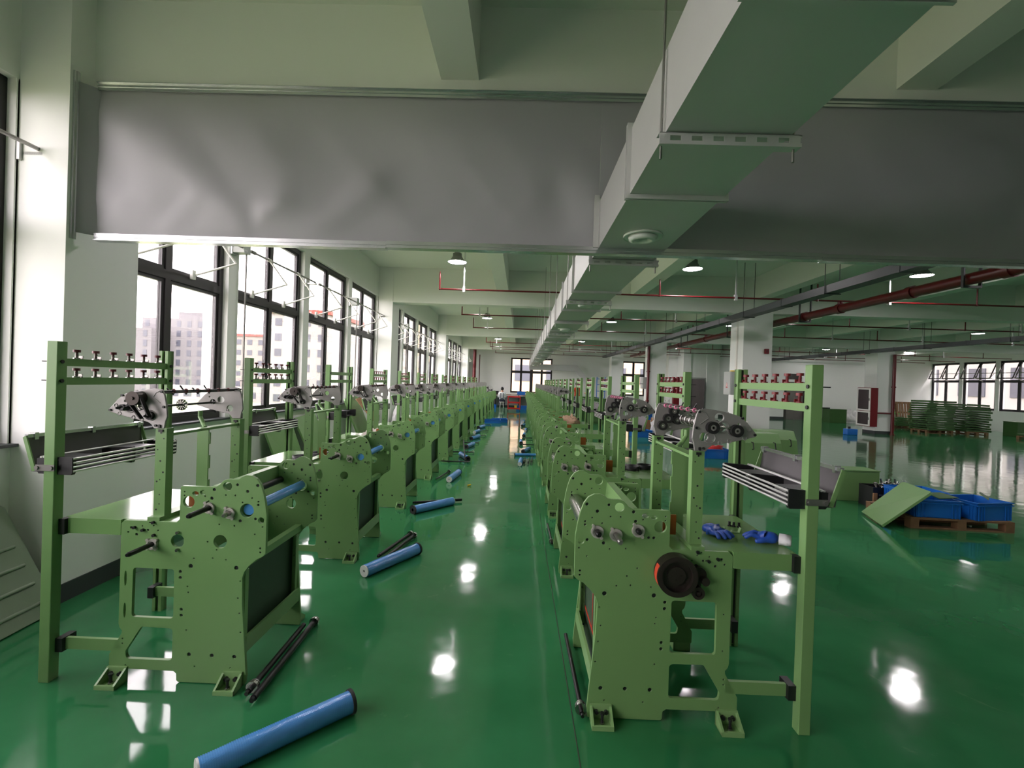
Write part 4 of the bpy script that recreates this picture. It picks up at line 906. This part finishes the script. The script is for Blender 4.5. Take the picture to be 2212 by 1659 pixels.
MB().lathe([(.0, .012), (.38, .012), (.46, .10), (.45, .11), (.37, .024), (0, .024)], 24).build('disc', 'card', t_)
t_ = crumple('red_parts', (4.62, 11.1, .15), .24, .16, .14, 'redcart', 2.0, 20, 12, .5); tag(t_, 'heap of red plastic parts in the blue crate', 'parts', kind='stuff')
for i, x in enumerate((4.86, 4.96, 5.06)):
    sheet('leaning_board', [(x, 10.75, 0), (x + .03, 10.75, 0), (x + .20, 10.98, .85), (x + .17, 10.98, .85)], .26, 'pale thin board leaning on the switch-box column, %s of three' % ['left', 'middle', 'right'][i], 'board', 'whiteplastic')
for i, (x, y, z, w_, h_) in enumerate(((4.25, 16.6, 0, .6, .45), (4.85, 16.0, 0, .55, .55), (4.5, 17.5, 0, .7, .8))):
    o = empty('cardboard_box', (x, y, z), 'brown cardboard box near the red riser pipe, %s from the left' % ['first', 'third', 'second'][i], 'box')
    MB().box(-w_ / 2, w_ / 2, -.22, .22, 0, h_).build('carton', 'card', o); MB().box(-w_ / 2 - .002, w_ / 2 + .002, -.03, .03, h_ - .08, h_ + .003).build('tape', 'film', o)
tag(crumple('packing_film', (4.7, 15.2, 0), .35, .28, 1.0, 'film', 4.0, amp=.5), 'crumpled white plastic film draped by the red riser pipe', 'plastic film')
# ---------------------------------------------------------------- fittings on the columns
def wbox(x0, x1, y0, y1, z0, z1, label, warn=False):
    o = empty('switch_box', (x0, y0, z0), label, 'switch box')
    MB().box(0, x1 - x0, 0, y1 - y0, 0, z1 - z0).build('housing', 'boxgrey', o, .004)
    MB().box(-.012, 0, .015, y1 - y0 - .015, .015, z1 - z0 - .015).build('box_door', 'boxgrey', o)
    if warn:
        yc, zc = (y1 - y0) * .5, (z1 - z0) * .45; b = MB()
        tr = [(yc - .05, zc - .045), (yc + .05, zc - .045), (yc, zc + .05)]; b.prism(tr, 'x', -.014, -.0125); b.cur = 1
        b.prism([(yc - .034, zc - .035), (yc + .034, zc - .035), (yc, zc + .03)], 'x', -.0155, -.0135); b.cur = 0
        b.prism([(yc - .004, zc - .02), (yc + .012, zc - .002), (yc + .002, zc - .002), (yc + .008, zc + .02), (yc - .01, zc - .006), (yc, zc - .006)], 'x', -.017, -.015)
        b.box(-.014, -.0125, yc - .05, yc + .05, zc - .085, zc - .065)
        b.build('warning_sign', ['redcart', 'whiteplastic'], o)
        MB().cyl((.12, .2, z1 - z0), (.12, .2, z1 - z0 + .03), .07, 14, r2=.05).build('beacon', 'yellow', o)
    return o
wbox(5.0, 5.25, 11.12, 11.5, 1.50, 2.06, 'grey switch box with a red warning triangle on the first right column', True)
wbox(5.02, 5.25, 19.12, 19.5, 1.52, 2.0, 'grey switch box on the second column with the red riser'); wbox(5.02, 5.25, 27.15, 27.5, 1.5, 2.0, 'grey switch box on the column near the end wall')
for i, y in enumerate((11.1, 19.1, 27.1)):
    o = empty('cable_duct', (5.25, y + .3, 0), 'thin white vertical cable trunking on the left face of the %s middle column' % ORD[i], 'cable trunking')
    MB().box(-.03, 0, -.03, .03, 2.06, 3.4).build('trunking', 'whiteplastic', o); MB().box(-.03, 0, -.03, .03, .1, 1.5).build('trunking', 'whiteplastic', o)
o = empty('fire_alarm', (5.79, 11.1, 2.5), 'small maroon fire alarm sounder on the front of the first right column', 'alarm'); MB().box(-.05, .05, -.05, 0, 0, .12).build('housing', 'cab_red', o, .008); MB().cyl((0, -.05, .06), (0, -.056, .06), .03, 14).build('horn', 'maroon', o)
o = tag(MB().cyl((5.2, 19.05, 0), (5.2, 19.05, 3.3), .055, 14).cyl((5.2, 19.05, 1.0), (5.2, 19.05, 1.06), .075, 14).cyl((5.2, 19.05, 2.2), (5.2, 19.05, 2.26), .075, 14).build('riser_pipe', 'pipe'), 'red vertical riser pipe at the second middle column', 'pipe')
o = tag(MB().cyl((15.07, 19.0, 0), (15.07, 19.0, 3.25), .06, 14).cyl((15.07, 19.0, .0), (15.07, 19.0, .05), .085, 14).cyl((15.07, 19.0, 1.9), (15.07, 19.0, 1.96), .08, 14).cyl((15.07, 19.0, .86), (14.47, 19.02, .86), .035, 10).build('riser_pipe', 'pipe'), 'red vertical riser pipe feeding the hydrant cabinet', 'pipe')
o = tag(MB().cyl((-3.0, 29.6, 0), (-3.0, 29.6, 4.2), .11, 14).cyl((-2.7, 29.9, 0.6), (-2.7, 29.9, 3.3), .03, 10).build('riser_pipe', 'pipe'), 'thick red riser pipe in the far left corner', 'pipe')
o = empty('hydrant_cabinet', (14.175, 19.0, .3), 'red hydrant cabinet with two white framed dark glass doors', 'cabinet')
MB().box(0, .08, 0, .74, 0, 1.58).build('cabinet_body', 'cab_red', o); MB().box(0, .28, -.012, 0, 0, 1.58).box(.08, .28, 0, .74, 0, 1.58).build('side_panel', 'cab_red', o)
for z0, z1 in ((.02, .62), (.64, 1.56)):
    d = MB().box(-.03, 0, 0, .07, z0, z1).box(-.03, 0, .67, .74, z0, z1).box(-.03, 0, .07, .67, z0, z0 + .06).box(-.03, 0, .07, .67, z1 - .06, z1).build('cabinet_door', 'whiteplastic', o)
    MB().box(-.018, -.01, .07, .67, z0 + .06, z1 - .06).build('door_glass', 'cab_glass', d); MB().box(-.05, -.03, .02, .045, (z0 + z1) / 2 - .05, (z0 + z1) / 2 + .05).build('door_handle', 'steel', d)
def exit_sign(x, y, z, label):
    o = empty('exit_sign', (x, y, z), label, 'exit sign'); MB().box(-.18, .18, -.03, 0, 0, .15).build('housing', 'doordark', o); MB().box(-.165, .165, -.034, -.03, .012, .138).build('lit_panel', 'exit', o)
    b = MB().prism([(.06, .07), (.10, .11), (.10, .082), (.145, .082), (.145, .058), (.10, .058), (.10, .03)], 'y', -.037, -.034)
    b.ball((-.085, -.035, .115), .012, 5, 8, (1, .2, 1)).prism([(-.10, .10), (-.06, .095), (-.05, .07), (-.03, .03), (-.045, .028), (-.07, .06), (-.10, .03), (-.115, .035), (-.09, .07)], 'y', -.037, -.034)
    b.build('running_figure', 'whiteplastic', o)
exit_sign(9.2, 25.88, .62, 'small green lit exit sign low on the white partition'); exit_sign(21.5, 26.88, .52, 'small green lit exit sign low beside the leaning pallet')
o = empty('red_cabinet', (8.0, 24.0, 0), 'dark red fire extinguisher cabinet standing beyond the looms', 'cabinet'); MB().box(-.15, .15, -.1, .1, 0, 2.1).build('cabinet_body', 'cab_red', o); MB().box(-.13, .13, -.112, -.1, 1.0, 2.05).build('cabinet_door', 'cab_red', o)
# ---------------------------------------------------------------- stacks of green frames by the right wall
def make_frame():
    t_ = empty('steel_frame', (0, 0, 0), '', 'steel frame')  # one green steel frame, stacked with others
    for y in (-.42, .42): MB().box(-.62, .62, y - .035, y + .035, 0, .08).build('side_rail', 'darkgreen', t_)
    for x in (-.45, 0, .45): MB().box(x - .06, x + .06, -.42, .42, .01, .055).build('cross_bar', 'darkgreen', t_)
    return t_
fr = None; rs = random.Random(11)
for nm, x, y, n_, grp, lab, a in (('tall', 18.3, 20.9, 13, 'frames in the tall left stack', 'green steel frame, %s from the floor in the tall left stack by the right windows', 4), ('dark', 19.85, 20.9, 12, 'frames in the tall right stack', 'green steel frame, %s from the floor in the tall right stack by the right windows', 80), ('low', 18.75, 23.2, 4, 'frames in the low stack', 'green steel frame, %s from the floor in the low stack behind', 2)):
    for i in range(n_):
        loc = (x + rs.uniform(-.07, .07), y + rs.uniform(-.04, .04), .14 + i * .1); rz = R(a + rs.uniform(-3, 3))
        if fr is None: fr = make_frame(); fr.location = loc; fr.rotation_euler = (0, 0, rz); o = fr; o['label'] = lab % ORD[i]
        else: o = copy_thing(fr, loc, rz, lab % ORD[i])
        o['group'] = grp
    copy_thing(pl, (x, y, 0), R(a), 'wooden pallet under the %s of green frames' % {'tall': 'tall left stack', 'dark': 'tall right stack', 'low': 'low stack'}[nm])
o = copy_thing(pl, (21.6, 26.55, .62), 0, 'dark wooden pallet standing against the wall behind the low stack'); o.rotation_euler = (0, R(-82), R(88))
copy_thing(pl, (20.9, 18.9, 0), R(4), 'low wooden pallet at the right edge under green panels')
sheet('flat_sheet', [(20.3, 18.5, .15), (21.6, 18.5, .15), (21.6, 19.3, .17), (20.3, 19.3, .17)], .05, 'flat green panel on the pallet at the right edge', 'panel', 'darkgreen')
o = empty('green_box', (21.6, 20.3, 0), 'green sheet metal box behind the pallet at the right edge', 'box'); MB().box(-.5, .5, -.3, .3, 0, .62).build('body', 'darkgreen', o, .005); MB().box(-.51, .51, -.31, .31, .62, .64).build('lid', 'darkgreen', o)
tag(crumple('packing_film', (21.2, 19.0, .22), .4, .3, .55, 'film', 6.0, amp=.6), 'crumpled clear packing film on the panels at the right edge', 'plastic film')
o = empty('green_cabinet', (16.9, 25.2, 0), 'dark green sheet metal cabinet by the lift doors', 'cabinet'); MB().box(-.45, .45, -.3, .3, 0, .75).build('cabinet_body', 'darkgreen', o, .005); MB().box(-.43, .43, -.312, -.3, .03, .72).build('cabinet_door', 'darkgreen', o)
tag(crumple('packing_film', (18.3, 25.8, 0), .55, .3, .55, 'film', 9.0, amp=.5), 'heap of packing film against the wall left of the hydrant cabinet', 'plastic film')
o = empty('blue_canister', (12.95, 18.35, 0), 'small blue canister with a black cap on the floor before the hydrant cabinet', 'canister'); MB().box(-.2, .2, -.13, .13, 0, .24).build('body', 'crate', o, .02); MB().cyl((-.05, 0, .24), (-.05, 0, .33), .05, 12).build('cap', 'black', o)
# ---------------------------------------------------------------- far end: bench, trolley, people
def trolley(x, y):
    t_ = empty('trolley', (x, y, 0), 'red three-shelf trolley standing at the end of the aisle', 'trolley')
    for sx_ in (-.33, .33):
        for sy in (-.22, .22): MB().cyl((sx_, sy, .08), (sx_, sy, .82), .024, 8).build('upright', 'redcart', t_); MB().cyl((sx_ - .015, sy, .04), (sx_ + .015, sy, .04), .04, 12).build('castor', 'black', t_)
    for z in (.12, .44, .76): MB().box(-.34, .34, -.23, .23, z, z + .02).box(-.34, .34, -.235, -.225, z, z + .07).box(-.34, .34, .225, .235, z, z + .07).build('shelf', 'redcart', t_)
    return t_
trolley(-.33, 25.6)
o = copy_thing(cr, (-.12, 25.6, .15), R(3), 'small blue crate on the bottom shelf of the red trolley'); o.scale = (.5, .8, .7)
o = empty('yellow_bin', (-.12, 25.44, .15), 'small yellow bin on the bottom of the red trolley', 'bin'); o.location = (-.24, 25.47, .15); 
MB().box(-.07, .07, -.07, .07, 0, .16).build('bin_body', 'yellow', o); MB().box(-.08, .08, -.08, .08, .16, .175).build('bin_rim', 'yellow', o)
t_ = empty('work_bench', (-.1, 29.4, 0), 'long work bench with a dark top below the end window', 'bench')
MB().box(-1.6, 1.7, -.4, .4, .76, .80).build('bench_top', 'wood', t_)
for x in (-1.5, 0, 1.6): MB().box(x - .03, x + .03, -.35, .35, 0, .76).build('bench_leg', 'doordark', t_)
MB().box(-1.5, 1.6, .33, .36, .1, .7).build('modesty_panel', 'boxgrey', t_)
for i, (x, m, w_, h_) in enumerate(((.15, 'crate', .5, .22), (.62, 'yellow', .3, .18), (1.2, 'redcart', .35, .15), (-.35, 'whiteplastic', .3, .12), (-1.4, 'black', .25, .2))):
    o = empty('parts_bin', (x - .1, 29.25, .80), '%s parts bin on the bench under the end window' % ['blue', 'yellow', 'red', 'white', 'black'][i], 'bin'); MB().box(-w_ / 2, w_ / 2, -.12, .12, 0, h_).build('bin_body', m, o); MB().box(-w_ / 2 - .01, w_ / 2 + .01, -.13, .13, h_ - .02, h_).build('bin_rim', m, o)
t_ = empty('pedestal_fan', (-1.95, 28.6, 0), 'grey wire-caged pedestal fan at the end of the left row', 'fan')
MB().cyl((0, 0, 0), (0, 0, .03), .2, 16).cyl((0, 0, .03), (0, 0, .9), .018, 8).build('stand', 'black', t_)
b = MB()
for k in (.08, .15, .22, .28): b.torus((0, -.06, 1.05), (0, 1, 0), k, .004, 20, 4)
for k in range(12): a = R(30 * k); b.cyl((0, -.07, 1.05), (.28 * math.cos(a), -.05, 1.05 + .28 * math.sin(a)), .003, 4)
b.build('cage', 'steel', t_); b = MB()
for k in range(3): a = R(120 * k); b.add([(.04 * math.cos(a - .3), 0, 1.05 + .04 * math.sin(a - .3)), (.24 * math.cos(a - .35), .02, 1.05 + .24 * math.sin(a - .35)), (.24 * math.cos(a + .35), -.02, 1.05 + .24 * math.sin(a + .35)), (.04 * math.cos(a + .3), 0, 1.05 + .04 * math.sin(a + .3))], [(0, 1, 2, 3)])
b.cyl((0, -.03, 1.05), (0, .14, 1.05), .05, 12).build('fan_blades', 'black', t_)
def person(x, y, rz, seated, top, legs, label):
    t_ = empty('person', (x, y, 0), label, 'person', None, rz)
    hz = .47 if seated else .93
    V = [(0, 0, hz), (0, .01, hz + .22), (0, 0, hz + .43), (0, .01, hz + .52), (0, .03, hz + .60), (0, .035, hz + .72)]
    E = [(0, 1), (1, 2), (2, 3), (3, 4), (4, 5)]; rad = [(.15, .11), (.14, .10), (.17, .10), (.055, .055), (.075, .085), (.06, .07)]
    for s_ in (-1, 1):
        n_ = len(V); V += [(s_ * .19, 0, hz + .42), (s_ * .24, .06, hz + .18), (s_ * .17, .30, hz + .20), (s_ * .14, .38, hz + .22)]; E += [(2, n_), (n_, n_ + 1), (n_ + 1, n_ + 2), (n_ + 2, n_ + 3)]; rad += [.06, .048, .038, .035]
        n_ = len(V)
        V += [(s_ * .10, .02, hz - .02), (s_ * .14, .40, hz) if seated else (s_ * .11, .03, .50), (s_ * .13, .38, .08) if seated else (s_ * .12, 0, .08), (s_ * .13, .50, .035) if seated else (s_ * .13, .13, .035)]
        E += [(0, n_), (n_, n_ + 1), (n_ + 1, n_ + 2), (n_ + 2, n_ + 3)]; rad += [.085, .062, .045, .04]
    o = skin('body', V, E, rad, [top, legs, 'skin'], t_, 1)
    for p in o.data.polygons:
        c = p.center
        p.material_index = 2 if (c.z > hz + .50 or (c.y > .26 and c.z > hz + .12)) else (1 if c.z < hz + .04 else 0)
    b = MB().ball((0, .015, hz + .70), .098, 8, 14, (1, 1.12, 1.1)); b.build('hair', 'hair', t_)
    b = MB().cyl((0, .115, hz + .65), (0, .145, hz + .64), .012, 6, r2=.016)
    for s_ in (-1, 1): b.ball((s_ * .035, .112, hz + .685), .012, 5, 8); b.ball((s_ * .088, .03, hz + .66), .022, 5, 8, (.5, 1, 1.3))
    b.build('face_features', 'skin', t_)
    return t_
p1 = person(-1.12, 28.4, 0, True, 'shirt', 'navy', 'person in a white shirt with dark braces sitting at the bench, seen from behind')
b = MB()
for s_ in (-.08, .08): b.box(s_ - .02, s_ + .02, -.125, -.10, .52, .90)
b.box(-.1, .1, -.13, -.10, .55, .60).build('braces', 'navy', p1)
o = empty('stool', (-1.12, 28.4, 0), 'white stool under the seated person at the bench', 'stool'); MB().cyl((0, 0, .33), (0, 0, .36), .16, 18).build('seat', 'whiteplastic', o)
for k in range(4): a = R(45 + 90 * k); MB().cyl((.12 * math.cos(a), .12 * math.sin(a), .33), (.15 * math.cos(a), .15 * math.sin(a), 0), .014, 6).build('leg', 'whiteplastic', o)
person(3.85, 25.0, R(60), False, 'shirt', 'navy', 'person in a white shirt standing behind the right looms'); person(3.0, 24.6, R(20), False, 'redcloth', 'navy', 'person in an orange red top bending partly hidden behind loom posts')
o = empty('blue_rack', (4.9, 28.4, 0), 'blue steel rack frame standing by the column near the end wall', 'rack')
for x in (-.25, .25): MB().box(x - .02, x + .02, -.02, .02, 0, 2.1).build('upright', 'crate', o)
for z in (.3, .8, 1.2, 1.6, 1.95): MB().box(-.23, .23, -.015, .015, z, z + .035).build('cross_bar', 'crate', o)
for i, (x, y) in enumerate(((3.3, 19.6), (3.1, 21.4))):
    o = empty('green_cabinet', (x, y, 0), 'green machine cabinet behind the right looms, %s one' % ['nearer', 'farther'][i], 'cabinet'); MB().box(-.4, .4, -.3, .3, 0, 1.05).build('cabinet_body', 'darkgreen', o, .006); MB().box(-.37, .37, -.312, -.3, .05, 1.0).build('cabinet_door', 'darkgreen', o)
# ---------------------------------------------------------------- outside
struct('ground_outside', box(-420, 200, -120, 420, -8.2, -8.0), 'grass', 'green lawn far below the windows')
def building(name, x0, x1, y0, y1, z1, m, label, nx, nz, roof=None, wface='y', ww=1.6, wh=1.7, penthouse=None):
    t_ = empty(name, ((x0 + x1) / 2, (y0 + y1) / 2, -8), label, 'building'); cx, cy = (x0 + x1) / 2, (y0 + y1) / 2
    MB().box(x0 - cx, x1 - cx, y0 - cy, y1 - cy, 0, z1 + 8).build('wall', m, t_)
    if roof: MB().box(x0 - cx - .5, x1 - cx + .5, y0 - cy - .5, y1 - cy + .5, z1 + 8, z1 + 8.9).build('cornice', roof, t_)
    if penthouse: a, b_, h_ = penthouse; MB().box(a, b_, -4, 4, z1 + 8, z1 + 8 + h_).build('penthouse', m, t_)
    wm = None
    for i in range(nx):
        for k in range(nz):
            z = (z1 + 8) * (k + .45) / nz
            x = (x0 - cx) + (x1 - x0) * (i + .5) / nx; y = (y0 - cy) + (y1 - y0) * (i + .5) / nx
            if wm is None: wm = MB().box(-ww / 2, ww / 2, -.08, .08, -wh / 2, wh / 2).mesh('window', 'bwin')
            for fc in wface:
                o = bpy.data.objects.new('window', wm); col.objects.link(o); o.parent = t_
                if fc == 'y': o.location = (x, y0 - cy, z)
                elif fc == 'x': o.location = (x1 - cx, y, z); o.rotation_euler = (0, 0, R(90))
                else: o.location = (x0 - cx, y, z); o.rotation_euler = (0, 0, R(90))
    return t_
building('grey_tower', -140, -116.5, 168, 186, 20.5, 'bgrey', 'hazy grey tower block beyond the lawn, left window', 6, 8, None, 'y', 1.5, 2.2, (-2, 7, 3))
building('grey_wing', -152, -130, 160, 167, 16, 'bgrey', 'lower grey wing in front of the grey tower block', 5, 7, None, 'y', 1.4, 2.2)
building('cream_block', -108, -88, 165, 190, 14.5, 'bcream', 'cream block with a red cornice beyond the second left window', 5, 6, 'broof', 'yx', 1.8, 1.8, (0, 8, 4))
building('white_block', -52, -40, 95, 125, 14, 'bwhite', 'white block with small windows beyond the third left window', 4, 7, 'broof', 'yx', 1.4, 1.5)
building('pale_block', -60, -42, 135, 175, 18, 'bcream', 'pale beige block beyond the fourth left window', 5, 8, None, 'yx', 1.6, 1.6)
building('white_hall', -120, -60, 150, 158, -3.5, 'bwhite', 'low white hall at the far edge of the lawn', 14, 1, None, 'y', 2.5, 2)
building('peach_block', -12, 16, 52, 70, 18, 'byellow', 'peach coloured block seen through the end window', 8, 6, None, 'y', 1.9, 1.8)
building('courtyard_block', 36, 50, -5, 60, 14, 'bwhite', 'pale courtyard block outside the right windows', 16, 5, None, 'w', 2.2, 2.2)
